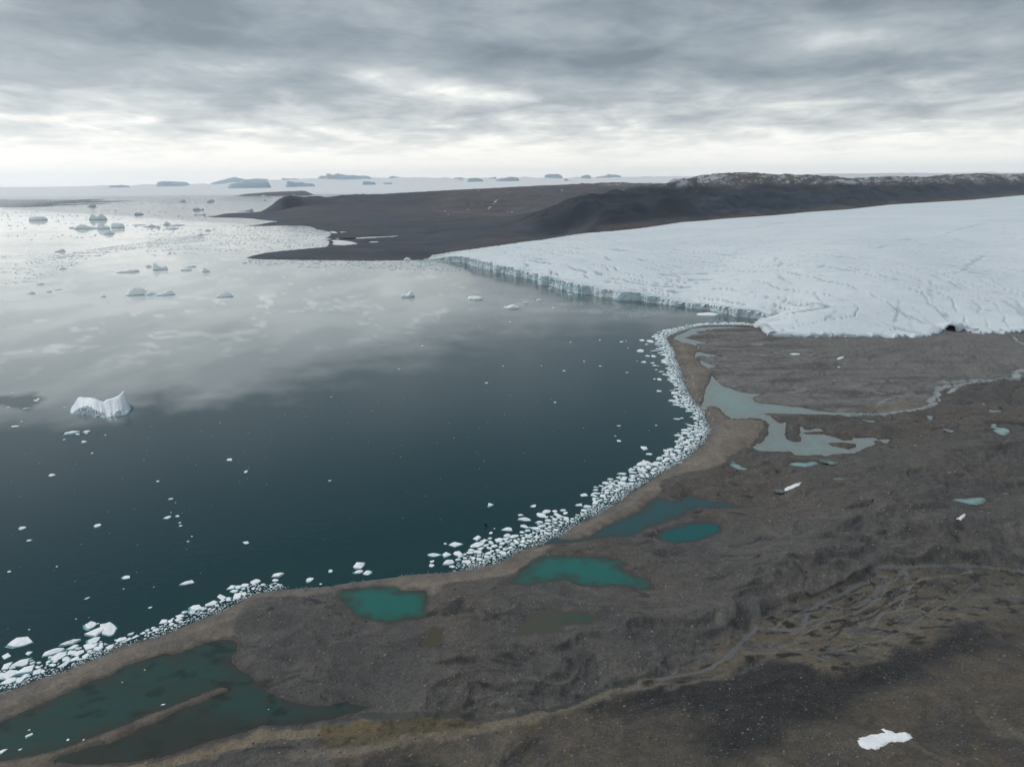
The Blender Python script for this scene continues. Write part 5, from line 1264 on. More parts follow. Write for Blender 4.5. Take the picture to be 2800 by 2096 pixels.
BERGS = [
 ('Z6', 318, 458, 306, 38, [(0, .9), (.1, 1), (.75, .95), (.9, .7), (1, .5)], 12, 'flat-topped iceberg farthest to the left in the far bay'),
 ('Z6', 878, 960, 166, 36, [(0, .1), (.25, .3), (.5, .9), (.7, 1), (.85, .7), (1, .2)], 4, 'tall narrow iceberg standing highest up in the far bay'),
 ('Z6', 930, 1065, 300, 56, [(0, .7), (.12, 1), (.2, .95), (.38, .6), (.5, .8), (.65, 1), (.8, .8), (1, .45)], 7, 'big two-humped iceberg above the row of far icebergs'),
 ('Z6', 775, 970, 391, 44, [(0, .3), (.15, .8), (.3, 1), (.5, .75), (.7, .45), (1, .2)], 5, 'long low iceberg tapering to the right, left end of the far row'),
 ('Z6', 1000, 1106, 393, 56, [(0, .7), (.2, 1), (.35, .85), (.5, .6), (.7, .5), (.85, .55), (1, .3)], 6, 'iceberg with a high left end, in the middle of the far row'),
 ('Z6', 1142, 1247, 380, 46, [(0, .95), (.3, 1), (.7, .9), (1, .85)], 12, 'blocky flat-topped iceberg at the right end of the far row'),
 ('Z6', 1050, 1143, 443, 36, [(0, .3), (.3, .8), (.5, 1), (.75, .85), (1, .2)], 4, 'small rounded iceberg just in front of the far row'),
 ('Z6', 1356, 1438, 247, 27, [(0, .9), (.3, 1), (.7, .8), (1, .4)], 8, 'small flat iceberg behind and right of the two-humped one'),
 ('Z6', 704, 747, 384, 12, [(0, 1), (1, 1)], 8, 'tiny flat ice slab left of the far row of icebergs'),
 ('Z6', 1342, 1450, 354, 12, [(0, .6), (.5, .8), (1, .6)], 6, 'thin flat ice slab right of the far row of icebergs'),
 ('Z6', 1465, 1582, 370, 30, [(0, .3), (.3, .5), (.55, 1), (.7, .5), (1, .4)], 4, 'low iceberg with a small peak among the brash'),
 ('Z6', 1573, 1614, 378, 20, [(0, .4), (.5, 1), (1, .3)], 4, 'tiny dark pyramid of ice among the brash'),
 ('Z6', 1645, 1720, 350, 32, [(0, .3), (.4, 1), (.6, .8), (1, .4)], 4, 'peaked iceberg with a broad base among the brash'),
 ('Z6', 1720, 1855, 356, 18, [(0, .5), (.5, .8), (1, .3)], 5, 'long thin slab beside the peaked iceberg'),
 ('Z6', 1646, 1780, 393, 22, [(0, .3), (.4, .5), (.7, 1), (1, .4)], 5, 'low slab iceberg just below the peaked one'),
 ('Z6', 1950, 2051, 200, 30, [(0, .8), (.2, 1), (.5, .9), (.68, .35), (.8, .5), (.9, .8), (1, .8)], 8, 'iceberg with a notch near its right end, off the far headland'),
 ('Z6', 1958, 2070, 250, 20, [(0, .5), (.15, .8), (.3, .4), (.65, .4), (.85, .9), (1, .5)], 5, 'low iceberg with a raised end on each side near the headland tip'),
 ('Z6', 2085, 2152, 120, 28, [(0, .8), (.5, 1), (1, .7)], 8, 'flat-topped iceberg near the far edge of the open water'),
 ('Z6', 1995, 2100, 452, 20, [(0, .5), (.3, 1), (.5, .4), (1, .2)], 5, 'low dark iceberg in the brash off the first inlet'),
 ('Z6', 2072, 2120, 410, 16, [(0, .5), (.5, 1), (1, .5)], 5, 'small dark ice lump off the far inlet'),
 ('Z6', 1820, 1868, 118, 24, [(0, .4), (.5, 1), (1, .6)], 5, 'small peaked iceberg close to the far fog'),
 ('Z6', 565, 642, 622, 28, [(0, .4), (.3, .5), (.6, .9), (.85, 1), (1, .7)], 6, 'small iceberg with a step, alone in the left of the bay'),
 ('Z6', 610, 667, 796, 20, [(0, .4), (.4, 1), (.7, .6), (1, .3)], 4, 'small dark ice lump alone below the grey streak'),
 ('Z6', 955, 1020, 664, 10, [(0, .8), (1, .6)], 5, 'thin slab at the edge of the grey brash streak'),
 ('Z6', 1195, 1383, 832, 36, [(0, .6), (.3, .65), (.5, 1), (.9, .95), (1, .6)], 10, 'long flat tabular iceberg left of the tower-shaped one'),
 ('Z6', 1473, 1522, 776, 24, [(0, .2), (.4, 1), (.7, .7), (1, .6)], 4, 'tiny peaked ice chunk left of the tower-shaped iceberg'),
 ('Z6', 1550, 1640, 808, 72, [(0, .95), (.15, 1), (.35, 1), (.5, .6), (.7, .5), (.85, .4), (1, .2)], 9, 'tower-shaped iceberg with a tall left side'),
 ('Z6', 1628, 1686, 803, 40, [(0, .3), (.3, .7), (.6, .9), (.9, .95), (1, .5)], 7, 'small arched ice block touching the tower-shaped iceberg'),
 ('Z6', 1830, 1933, 811, 26, [(0, .9), (.4, 1), (.8, .8), (1, .5)], 9, 'flat slab iceberg, the lower of a close pair'),
 ('Z6', 1862, 1963, 779, 22, [(0, .4), (.5, .8), (.85, 1), (1, .7)], 7, 'tilted slab iceberg, the upper of a close pair'),
 ('Z6', 2040, 2113, 826, 44, [(0, .3), (.3, 1), (.5, .8), (1, .3)], 3, 'pyramid-shaped iceberg right of the slab pair'),
 ('Z6', 1290, 1492, 1062, 74, [(0, .3), (.15, .75), (.35, .95), (.65, 1), (.85, .7), (1, .4)], 4, 'big rounded grey-blue iceberg, first of three in a line'),
 ('Z6', 1470, 1578, 1058, 36, [(0, .5), (.4, 1), (.8, .7), (1, .3)], 4, 'low smooth iceberg, middle one of three in a line'),
 ('Z6', 1578, 1751, 1063, 52, [(0, .25), (.3, .5), (.55, .8), (.8, 1), (1, .6)], 4, 'smooth whale-backed iceberg, right one of three in a line'),
 ('R1', 1315, 1404, 804, 33, [(0, .35), (.3, .9), (.6, 1), (.85, .8), (1, .5)], 4, 'single smooth domed iceberg right of the three in a line'),
 ('Z6', 1003, 1060, 1080, 26, [(0, .2), (.5, .5), (.75, 1), (1, .5)], 4, 'small pale ice chunk left of the three icebergs in a line'),
 ('Z6', 465, 513, 1030, 20, [(0, .3), (.6, .7), (.9, 1), (1, .5)], 4, 'small bluish ice chunk in the left of the bay'),
 ('Z6', 375, 441, 951, 17, [(0, .4), (.5, 1), (1, .4)], 4, 'low ice chunk below the brash at the left'),
 ('Z6', 550, 618, 1006, 12, [(0, .5), (.5, 1), (1, .5)], 4, 'thin slab right of the small bluish chunk'),
 ('Z6', 283, 347, 1046, 24, [(0, .3), (.6, 1), (1, .5)], 3, 'pale crumbling ice chunk at the left of the bay'),
 ('R2', 430, 517, 804, 42, [(0, .55), (.1, .65), (.35, .45), (.55, .5), (.7, .95), (.8, 1), (.9, .7), (1, .6)], 7, 'blue arched iceberg with a pointed right end in the middle of the bay'),
 ('R2', 836, 936, 820, 28, [(0, .8), (.2, 1), (.6, .85), (1, .6)], 8, 'dark-sided flat-topped iceberg in front of the glacier'),
 ('R2', 1052, 1159, 874, 30, [(0, .95), (.08, 1), (.18, .6), (.35, .7), (.55, 1), (.8, .75), (1, .35)], 6, 'bright white hump-backed iceberg nearest the glacier front'),
 ('R2', 1325, 1349, 751, 9, [(0, .8), (1, .8)], 5, 'small floe near the foot of the ice cliff'),
 ('R2', 1445, 1476, 789, 9, [(0, .8), (1, .8)], 5, 'small flat floe below the ice cliff'),
 ('R2', 1250, 1290, 823, 11, [(0, .6), (.5, 1), (1, .6)], 5, 'small pale floe right of the hump-backed iceberg'),
 ('R2', 1175, 1200, 841, 12, [(0, .6), (.5, 1), (1, .6)], 5, 'tiny floe close beside the hump-backed iceberg'),
 ('R2', 1345, 1372, 873, 10, [(0, .6), (.5, 1), (1, .6)], 5, 'tiny pale floe out from the ice cliff'),
 ('Z8', 910, 1173, 60, 38, [(0, .5), (.1, .8), (.5, 1), (.9, .8), (1, .5)], 8, 'large flat white slab afloat below the corner of the ice cliff'),
 ('R2', 450, 500, 578, 18, [(0, .3), (.4, 1), (.7, .7), (1, .3)], 4, 'jagged white block stranded at the far end of the ice front'),
 ('W1', 690, 838, 430, 40, [(0, .2), (.4, .3), (.7, .5), (.9, 1), (1, .9)], 5, 'wedge-shaped iceberg rising to the right behind the headland spit'),
 ('W1', 290, 375, 315, 26, [(0, .9), (.5, 1), (1, .8)], 8, 'small tabular iceberg in the far water above the headland'),
 ('W1', 1275, 1370, 255, 20, [(0, .3), (.4, .8), (.7, 1), (1, .5)], 5, 'iceberg beyond the hill at the head of the peninsula'),
 ('W1', 940, 1010, 250, 14, [(0, .3), (.5, 1), (1, .5)], 5, 'small far iceberg below the low dark island'),
 ('W1', 970, 1010, 303, 16, [(0, .3), (.5, 1), (1, .4)], 4, 'tiny far peaked iceberg left of the hill'),
 ('W1', 725, 775, 1060, 16, [(0, .6), (.5, 1), (1, .8)], 6, 'tiny dark block just off the tip of the near spit'),
]
for k, (r, a, b_, yb, hp_, prof, e, lab) in enumerate(BERGS):
    profile_berg(r, a, b_, yb, hp_, prof, e, .5 if e < 8 else .65, seed=k * 3 + 1, label=lab, rough=.13 if e < 6 else .07)

# small dark lump of debris-laden ice near the beach
profile_berg('R7', 878, 903, 292, 17, [(0, .5), (.3, 1), (.7, .8), (1, .9)], 4, .6, seed=91, label='small black lump of dirt-laden ice afloat off the packed floes', rough=.5, col=(.015, .018, .02), name='dirty_ice', cat='ice lump')

# ------------------------------------------------------------------ traced floes
FL = {
'R4': [(433, 628, 76, 20), (472, 635, 22, 10), (525, 620, 35, 14), (522, 630, 18, 5), (508, 679, 28, 14), (557, 749, 12, 8), (388, 667, 16, 6), (95, 589, 36, 12), (157, 481, 32, 8), (218, 433, 24, 10), (230, 422, 14, 8), (391, 473, 22, 4), (310, 882, 30, 14),
       (1392, 790, 34, 20), (1486, 862, 24, 16), (953, 919, 14, 8), (1995, 916, 20, 9), (1033, 1026, 26, 10), (1014, 1140, 44, 16), (1076, 1129, 28, 14), (1088, 1169, 18, 8), (1092, 1188, 20, 8), (138, 1202, 38, 18), (593, 1186, 38, 18),
       (1161, 1251, 10, 6), (1137, 1282, 14, 8), (1490, 1290, 40, 18), (175, 1277, 22, 10), (50, 473, 12, 5), (132, 559, 14, 4), (638, 640, 12, 5), (1062, 1048, 6, 5), (1035, 1107, 7, 5), (1330, 565, 6, 4), (76, 386, 12, 4)],
'R6': [(55, 249, 18, 10), (344, 217, 10, 7), (764, 285, 34, 20), (748, 353, 14, 7), (528, 410, 26, 10), (1135, 320, 80, 30), (908, 465, 22, 10), (177, 598, 10, 5), (460, 534, 8, 5), (1162, 35, 10, 7), (930, 342, 8, 5), (1997, 245, 30, 20), (1875, 298, 44, 26),
       (1940, 323, 18, 9), (2172, 215, 75, 42), (2172, 250, 58, 24), (130, 680, 118, 56), (550, 572, 50, 46), (590, 563, 18, 8), (575, 620, 95, 56), (655, 600, 76, 76), (172, 743, 36, 20), (40, 757, 36, 32), (430, 680, 100, 30), (440, 708, 60, 24), (570, 665, 62, 32),
       (135, 805, 96, 40), (38, 825, 58, 36), (160, 848, 96, 42), (55, 872, 76, 42), (8, 880, 30, 56), (55, 912, 82, 30), (535, 705, 84, 38), (322, 740, 100, 34), (355, 762, 74, 36), (402, 778, 34, 30), (435, 738, 40, 26), (480, 742, 56, 30), (600, 714, 56, 32),
       (665, 705, 38, 24), (735, 660, 58, 26), (775, 660, 38, 16), (820, 645, 48, 16), (387, 812, 68, 26), (520, 758, 38, 24), (450, 780, 42, 22), (215, 862, 52, 28), (990, 555, 48, 34), (1028, 550, 32, 20), (1095, 518, 54, 24), (1085, 540, 50, 20), (1188, 470, 60, 38),
       (1280, 445, 68, 36), (1340, 405, 50, 40), (1342, 430, 38, 26), (1395, 348, 54, 32), (1440, 343, 38, 20), (1415, 368, 48, 20), (1483, 332, 52, 26), (1545, 310, 54, 28), (1435, 397, 52, 32), (1532, 350, 22, 18), (1675, 273, 82, 32), (1665, 300, 38, 18), (1640, 340, 22, 12),
       (1685, 325, 18, 12), (1380, 415, 28, 22), (1475, 385, 32, 22), (940, 603, 38, 18), (865, 620, 32, 16), (900, 618, 32, 16), (612, 688, 24, 18), (150, 880, 44, 26), (255, 850, 30, 20), (120, 905, 40, 30), (290, 795, 20, 14), (320, 812, 30, 18), (228, 825, 22, 16)],
'R7': [(918, 165, 36, 26), (1163, 173, 28, 18), (1088, 225, 30, 14), (1110, 253, 76, 28), (1203, 228, 60, 30), (1235, 207, 52, 24), (1300, 225, 58, 30), (1283, 203, 34, 22), (1330, 198, 36, 18), (1345, 213, 30, 16), (1350, 245, 34, 24), (1195, 266, 50, 20), (1243, 256, 42, 16),
       (1243, 273, 44, 18), (1283, 248, 38, 18), (1318, 264, 38, 18), (1110, 291, 46, 24), (1172, 300, 52, 22), (1097, 322, 30, 16), (1162, 324, 18, 16), (1010, 308, 64, 30), (1010, 342, 46, 22), (1006, 362, 54, 24), (920, 327, 24, 16), (940, 301, 9, 6), (840, 356, 48, 34), (880, 372, 30, 34),
       (920, 380, 32, 24), (715, 395, 92, 36), (843, 397, 76, 32), (935, 402, 52, 22), (660, 387, 22, 11), (595, 454, 76, 24), (670, 450, 52, 30), (733, 447, 58, 34), (680, 493, 70, 40), (700, 518, 36, 18), (805, 423, 42, 20), (862, 418, 42, 20), (800, 438, 40, 20), (585, 488, 26, 14), (582, 511, 34, 22),
       (780, 492, 52, 30), (170, 515, 68, 38), (170, 548, 48, 22), (215, 553, 46, 28), (8, 543, 20, 18), (748, 462, 34, 18), (985, 388, 38, 24), (985, 440, 48, 28), (905, 443, 44, 24), (1105, 355, 24, 16), (1140, 369, 38, 18), (1180, 352, 42, 22), (1060, 372, 30, 22), (1450, 112, 44, 22),
       (1425, 168, 42, 20), (1470, 177, 44, 22), (1450, 200, 38, 20), (1510, 152, 44, 30), (1515, 83, 34, 12), (1520, 103, 48, 18), (1550, 62, 34, 14), (1665, 45, 48, 24), (1600, 62, 32, 20), (1555, 117, 42, 22), (1645, 13, 34, 12), (1580, 97, 30, 16), (1640, 80, 36, 20), (1510, 132, 22, 14),
       (855, 475, 40, 22), (820, 470, 34, 20), (1030, 410, 36, 20), (960, 425, 30, 18), (1100, 395, 34, 16), (1240, 330, 40, 18), (1290, 310, 34, 16), (1210, 315, 36, 16), (1255, 295, 30, 16)],
'Z5': [(305, 88, 38, 12), (725, 178, 62, 34), (660, 170, 28, 16), (720, 330, 66, 28), (945, 508, 106, 32), (1025, 536, 66, 20), (1095, 555, 50, 22), (950, 690, 100, 14), (1020, 678, 50, 20), (1078, 750, 38, 9), (685, 770, 36, 14), (208, 775, 32, 15), (153, 908, 28, 12), (203, 972, 58, 26),
       (523, 1065, 94, 50), (590, 1143, 84, 36), (1125, 815, 86, 34), (1070, 877, 150, 40), (1030, 937, 96, 44), (1025, 978, 58, 22), (868, 1085, 96, 38), (730, 1197, 80, 36), (825, 1205, 94, 50), (550, 1255, 114, 40), (700, 1255, 106, 36), (585, 1303, 106, 38), (510, 1355, 146, 52), (388, 1385, 116, 38),
       (380, 1430, 136, 46), (190, 1452, 76, 32), (275, 1445, 86, 26), (250, 1525, 116, 54), (90, 1560, 78, 46), (50, 1610, 76, 36), (150, 1620, 86, 36), (350, 1530, 104, 50), (890, 1145, 76, 54), (970, 1028, 60, 28), (1120, 1028, 76, 32), (1195, 778, 76, 30), (1205, 830, 66, 32), (1140, 955, 76, 44),
       (935, 400, 66, 34), (965, 345, 76, 22), (970, 375, 66, 24), (955, 432, 56, 24), (1000, 472, 66, 20), (1060, 500, 66, 28), (895, 325, 86, 16), (875, 200, 56, 14), (925, 235, 56, 20), (900, 165, 76, 24), (790, 113, 66, 20), (750, 78, 76, 15), (685, 50, 34, 14), (828, 36, 56, 20), (830, 82, 38, 16),
       (1150, 665, 76, 20), (1210, 605, 56, 16), (685, 3, 86, 12), (355, 1327, 28, 14), (490, 1405, 66, 30), (560, 1405, 66, 30), (640, 1390, 84, 40), (670, 1325, 76, 30), (1320, 560, 36, 20), (1300, 600, 34, 10)],
'Z8': [(415, 290, 56, 26), (250, 358, 76, 32), (345, 372, 84, 36), (300, 407, 58, 14), (228, 487, 90, 46), (395, 492, 114, 26), (315, 547, 58, 22), (385, 550, 76, 34), (268, 620, 62, 26), (375, 630, 56, 16), (395, 660, 48, 18), (428, 460, 38, 16), (455, 425, 56, 14), (510, 437, 48, 16), (425, 340, 46, 30),
       (67, 745, 32, 14), (418, 712, 28, 12), (480, 738, 66, 14), (520, 772, 56, 18), (550, 697, 52, 18), (553, 742, 34, 16), (455, 830, 58, 34), (398, 822, 28, 15), (452, 972, 62, 26), (82, 449, 34, 8), (53, 367, 22, 8), (185, 607, 28, 7), (790, 170, 28, 12)],
'A': [(1091, 1009, 7, 3), (1330, 1047, 9, 3), (1517, 1100, 7, 4), (1543, 1014, 9, 3), (1641, 1001, 8, 3), (1155, 946, 9, 3), (1376, 1001, 7, 2), (1597, 988, 5, 3), (1690, 1244 - 80, 8, 3), (1395, 880, 8, 3), (1560, 935, 6, 3), (1130, 735, 8, 3), (905, 1085, 4, 2), (1480, 1000, 4, 2), (1700, 935, 10, 4), (1640, 930, 6, 3)],
}
LAGF = [(176, 1238, 34, 16, 'largest of the white floes floating in the dark lagoon'), (411, 1264, 14, 11, 'small white floe in the lagoon above the gravel spit'), (505, 1265, 12, 6, 'tiny floe touching the upper edge of the gravel spit'),
        (22, 1333, 40, 16, 'white floe in the lagoon at the left edge of the picture'), (124, 1323, 20, 9, 'small tilted floe in the lagoon close to the spit root'), (987, 1052, 20, 11, 'pale blue floe in the lagoon near the middle of the spit'),
        (875, 842, 8, 7, 'tiny floe in the upper lagoon, farthest toward the beach'), (740, 916, 8, 6, 'tiny floe in the middle of the lagoon'), (1624, 1080, 8, 6, 'tiny floe in the narrow right arm of the lagoon'), (177, 1204, 12, 7, 'small floe just above the largest lagoon floe')]
rng = random.Random(11)

def floe_geo(cen, away, right, W, Dp, t, rg, blue=.3):
    """irregular slab: awash foot, waterline, sloping side, bevelled uneven top"""
    n = rg.randint(4, 7); a0 = rg.random() * 6.28
    ang = sorted(a0 + (k + rg.uniform(-.33, .33)) * 2 * math.pi / n for k in range(n))
    sx = rg.uniform(-.35, .35)
    ol = []
    for a in ang:
        q = rg.uniform(.74, 1.12); u_ = math.cos(a) * q; v_ = math.sin(a) * q; ol.append((u_ + sx * v_, v_))
    mx = max(abs(p[0]) for p in ol); my = max(abs(p[1]) for p in ol); ol = [(p[0] / mx, p[1] / my) for p in ol]
    # subdivide the outline once with a little noise so edges are broken
    o2 = []
    for k in range(n):
        p, q = ol[k], ol[(k + 1) % n]; o2.append(p)
        j = rg.uniform(-.06, .10); o2.append(((p[0] + q[0]) / 2 * (1 + j), (p[1] + q[1]) / 2 * (1 + j)))
    ol = o2; n = len(ol)
    side = rg.random() * 6.28; V = []; C = []
    tilt = (rg.uniform(-.3, .3), rg.uniform(-.3, .3))
    def put(u_, v_, z, c):
        p = cen + right * (u_ * W / 2) + away * (v_ * Dp / 2); V.append((p[0], p[1], z)); C.append(c)
    wh = WH * rg.uniform(.93, 1.03) * np.array([1, 1, 1]); 
    for u_, v_ in ol:
        f = max(0, math.cos(math.atan2(v_, u_) - side)) ** 2 * blue + .05
        put(u_ * (1 + f), v_ * (1 + f), .03, (.035, .20, .21))
    for u_, v_ in ol: put(u_, v_, .06 + t * .05, (.28, .55, .58))
    ts = [t * (.7 + .3 * rg.random()) * (1 + tilt[0] * u_ + tilt[1] * v_) for u_, v_ in ol]
    for (u_, v_), z in zip(ol, ts): put(u_ * .96, v_ * .96, z, tuple(wh * .96))
    for (u_, v_), z in zip(ol, ts): put(u_ * .62, v_ * .62, z * rg.uniform(1.05, 1.25), tuple(wh))
    put(0, 0, t * rg.uniform(1.05, 1.5), tuple(wh))
    F = []
    for k in range(3):
        for j in range(n): F.append((k * n + j, k * n + (j + 1) % n, (k + 1) * n + (j + 1) % n, (k + 1) * n + j))
    for j in range(n): F.append((3 * n + j, 3 * n + (j + 1) % n, 4 * n))
    return V, F, C

items = []          # (pixel area, cx, cy(px), cen, W, Dp, t, zone)
def zone_of(px, py):
    if py < 1140 and px < 1560 and not (px < 60): pass
    return None
def floe_item(px, py, w, hh, zone, lvl=0.0, label=None):
    P, away, right, D, zc, dep = frame_at(px, py, lvl)
    W = w / FPX * zc; sl = math.hypot(D, HC)
    t = min(max(.10 * W, .15), 2.2) * rng.uniform(.7, 1.3)
    vis = hh / FPX * zc
    Dp = max((vis - t * math.cos(dep)) / math.sin(dep), W * .35)
    Dp = min(Dp, W * 2.2)
    return dict(area=w * hh, px=px, py=py, cen=P, away=away, right=right, W=W, D=Dp, t=t, zone=zone, lvl=lvl, label=label)
for r, lst in FL.items():
    for a, b_, w, hh in lst:
        q = T(r, [(a, b_)])[0]; s_ = REG[r][2]
        items.append(floe_item(q[0], q[1], w / s_, hh / s_, None))
for a, b_, w, hh, lab in LAGF:
    q = T('R6', [(a, b_)])[0]; items.append(floe_item(q[0], q[1], w / 2.212, hh / 2.212, 'lagoon', .25, lab))
n_traced = len(items)

# packed floes and brash along the beach, thrown in until the belt is full
belts = [('A', T('Z4', [(-200, 870), (0, 840), (100, 800), (180, 775), (300, 765), (345, 800), (420, 775), (440, 740), (480, 690), (620, 660), (700, 650), (860, 585), (1010, 530), (1060, 595), (1130, 600), (1180, 545), (1270, 522), (1400, 490), (1500, 462), (1640, 405),
         (1700, 355), (1800, 305), (1950, 255), (2090, 195), (2212, 155)]) + T('R6', [(1430, 380), (1480, 345), (1540, 330), (1600, 335), (1690, 320), (1710, 352)]), .75),
         ('A2', T('R6', [(1710, 340), (1900, 346), (2060, 333), (2212, 300)]) + T('Z3', [(150, 985), (350, 975), (560, 955), (640, 945)]), .12),
         ('B', T('Z3', [(540, 950), (545, 880), (620, 800), (700, 720), (860, 640), (1000, 660), (1100, 625), (1220, 610), (1290, 540), (1400, 470), (1480, 400), (1640, 420), (1700, 450), (1800, 385), (1850, 335), (1950, 285), (1900, 190), (1990, 100), (2140, 60), (2212, 55)]), .72),
         ('C', T('Z5', [(-100, 1590), (0, 1545), (150, 1440), (330, 1370), (430, 1335), (500, 1240), (650, 1250), (780, 1190), (820, 1090), (940, 1030), (990, 870), (1100, 805), (1200, 725), (1200, 645), (1120, 590), (1080, 545), (990, 525), (900, 500), (930, 400), (910, 345), (980, 285), (900, 235),
         (855, 165), (865, 80), (835, 0)]), .7),
         ('D', T('Z8', [(562, 664), (500, 620), (545, 560), (465, 515), (505, 430), (425, 400), (455, 350), (405, 320), (445, 290), (485, 245), (600, 232), (700, 205), (850, 178), (970, 158), (1150, 148), (1350, 142), (1500, 152), (1595, 168)]), .9)]
occ = {}
cell = 4.0
def try_place(x, y, rad):
    ix, iy = int(x // cell), int(y // cell); k_ = int((rad + 7) // cell) + 1
    for i in range(ix - k_, ix + k_ + 1):
        for j in range(iy - k_, iy + k_ + 1):
            for (x2, y2, r2) in occ.get((i, j), ()):
                if (x - x2) ** 2 + (y - y2) ** 2 < ((rad + r2) * .86) ** 2: return False
    occ.setdefault((ix, iy), []).append((x, y, rad)); return True
for it in items[:n_traced]:
    W_, D_ = it['W'], it['D']; R_ = .5 * max(W_, D_)
    m_ = max(1, int(round(max(W_, D_) / max(.5, min(W_, D_)))))
    for k in range(m_):
        o_ = (k - (m_ - 1) / 2) * max(W_, D_) / m_; ax_d = it['right'] if W_ > D_ else it['away']
        p = it['cen'] + ax_d * o_; occ.setdefault((int(p[0] // cell), int(p[1] // cell)), []).append((p[0], p[1], .5 * min(W_, D_) * 1.0))
cline = resample(coastW[:-3], 5)[0]
def cdist(P):
    d = -sdist(P[:, 0], P[:, 1], cline, 1e5, closed=False); return d
nprng = np.random.RandomState(4)
smalls = []
for zn, pts, dens in belts:
    O = uv(pts); 
    # close the belt along the beach, a few metres up the sand
    i0 = np.argmin(np.hypot(*(cline - O[0]).T)); i1 = np.argmin(np.hypot(*(cline - O[-1]).T))
    seg = cline[i0:i1 + 1] if i1 > i0 else cline[i1:i0 + 1][::-1]
    poly = np.vstack([O, seg[::-1]])
    lo, hi = poly.min(0) - 2, poly.max(0) + 2
    area = (hi - lo).prod(); N_ = int(min(150000, area * 2.2)); 
    C_ = nprng.rand(N_, 2) * (hi - lo) + lo
    s = sdist(C_[:, 0], C_[:, 1], poly, 10)
    s = s + fbm(C_[:, 0] / 9, C_[:, 1] / 9, 2, 601) * 2.5
    C_ = C_[s > -1]; dc = cdist(C_)
    ins = sdist(C_[:, 0], C_[:, 1], coastW, 60) > 0
    Dn = np.hypot(C_[:, 0], C_[:, 1]).mean()
    wmax = np.percentile(dc, 92) + 1e-3
    q = np.clip(dc / wmax, 0, 1)
    rad = (.20 + .12 * (Dn > 600)) + (q ** 1.0) * (2.1 + 1.1 * (Dn > 700)) * np.clip(np.exp(nprng.randn(len(q)) * .65), .28, 2.0)
    rad = np.where(nprng.rand(len(q)) < .55 * (1 - q) ** 1.5, .24 + nprng.rand(len(q)) * .35, rad)
    rad = np.where(ins, np.minimum(rad, .35), rad)
    if zn == 'A2': rad = np.minimum(rad, .28)
    gapn = fbm(C_[:, 0] / 16, C_[:, 1] / 16, 3, 604)
    order = np.argsort(-rad * (0.75 + .5 * nprng.rand(len(rad))))
    cnt = 0
    for k in order:
        if ins[k] and (dc[k] > 3.5 or nprng.rand() < .35): continue
        if nprng.rand() > dens * (1 - .6 * min(1, dc[k] / wmax)) * (.35 + .65 * (gapn[k] > -.12)): continue
        x, y = C_[k]
        if try_place(x, y, rad[k]):
            smalls.append((x, y, rad[k], zn, ins[k])); cnt += 1
            if cnt > 3000: break
# loose bits thrown up on the beach crest
for pts, n_ in [(T('Z5', [(1050, 0), (1150, 60), (1200, 250), (1300, 440), (1250, 500), (1130, 380), (1060, 200), (1010, 60)]), 130), (T('Z8', [(640, 270), (760, 240), (900, 205), (1400, 185), (1300, 230), (1000, 330), (960, 350), (820, 300), (700, 500), (750, 640), (800, 800), (700, 650), (650, 520), (700, 420), (600, 360)]), 170),
                (T('Z5', [(1340, 560), (1420, 620), (1430, 720), (1400, 840), (1350, 700)]), 22), (T('Z5', [(1320, 380), (1500, 400), (1900, 420), (1700, 440), (1400, 410)]), 26)]:
    P = GW(pts); lo, hi = P.min(0), P.max(0); C_ = nprng.rand(n_ * 12, 2) * (hi - lo) + lo; s = sdist(C_[:, 0], C_[:, 1], P, 5)
    for x, y in C_[s > 0][:n_]: smalls.append((x, y, .25 + .35 * nprng.rand() ** 2, 'crest', True))
# specks adrift in the near bay
Pb = uv([(0, 1200), (400, 1150), (900, 1100), (1500, 1050), (1750, 1100), (1800, 1250), (1500, 1350), (1150, 1480), (700, 1560), (0, 1800)])
lo, hi = Pb.min(0), Pb.max(0); C_ = nprng.rand(900, 2) * (hi - lo) + lo; s = sdist(C_[:, 0], C_[:, 1], Pb, 5)
for x, y in C_[s > 0][:110]: smalls.append((x, y, .18 + .22 * nprng.rand(), 'adrift', False))

def proj(x, y, z=0.0):
    d = np.array([x, y, z - HC]); zc = d @ FWD; return 1400 + FPX * (d @ RIGHT) / zc, 1048 - FPX * (d @ UP) / zc, zc
for (x, y, rad, zn, land) in smalls:
    px, py, zc = proj(x, y)
    D = math.hypot(x, y); away = np.array([x, y]) / D; right = np.array([away[1], -away[0]])
    el_ = nprng.uniform(.6, 1.0); W_ = 2 * rad * (1 if nprng.rand() < .7 else el_); D_ = 2 * rad * el_
    lv = float(ground_z(x, y)[0]) if land else 0.0
    dep = math.atan2(HC, D)
    items.append(dict(area=(W_ / zc * FPX) * (D_ / zc * FPX * math.sin(dep)), px=px, py=py, cen=np.array([x, y]), away=away, right=right, W=W_, D=D_, t=min(.22 * W_ + .05, 1.2), zone=zn, lvl=max(lv, 0), label=None))
print('floes', n_traced, len(items))
ind = [i for i in range(len(items)) if items[i]['px'] > -10 and items[i]['py'] < 2100]
ind.sort(key=lambda i: -items[i]['area'] * (1.6 if i < n_traced else 1))
single = set(ind[:298]) | {i for i in range(n_traced) if items[i]['zone'] == 'lagoon'}
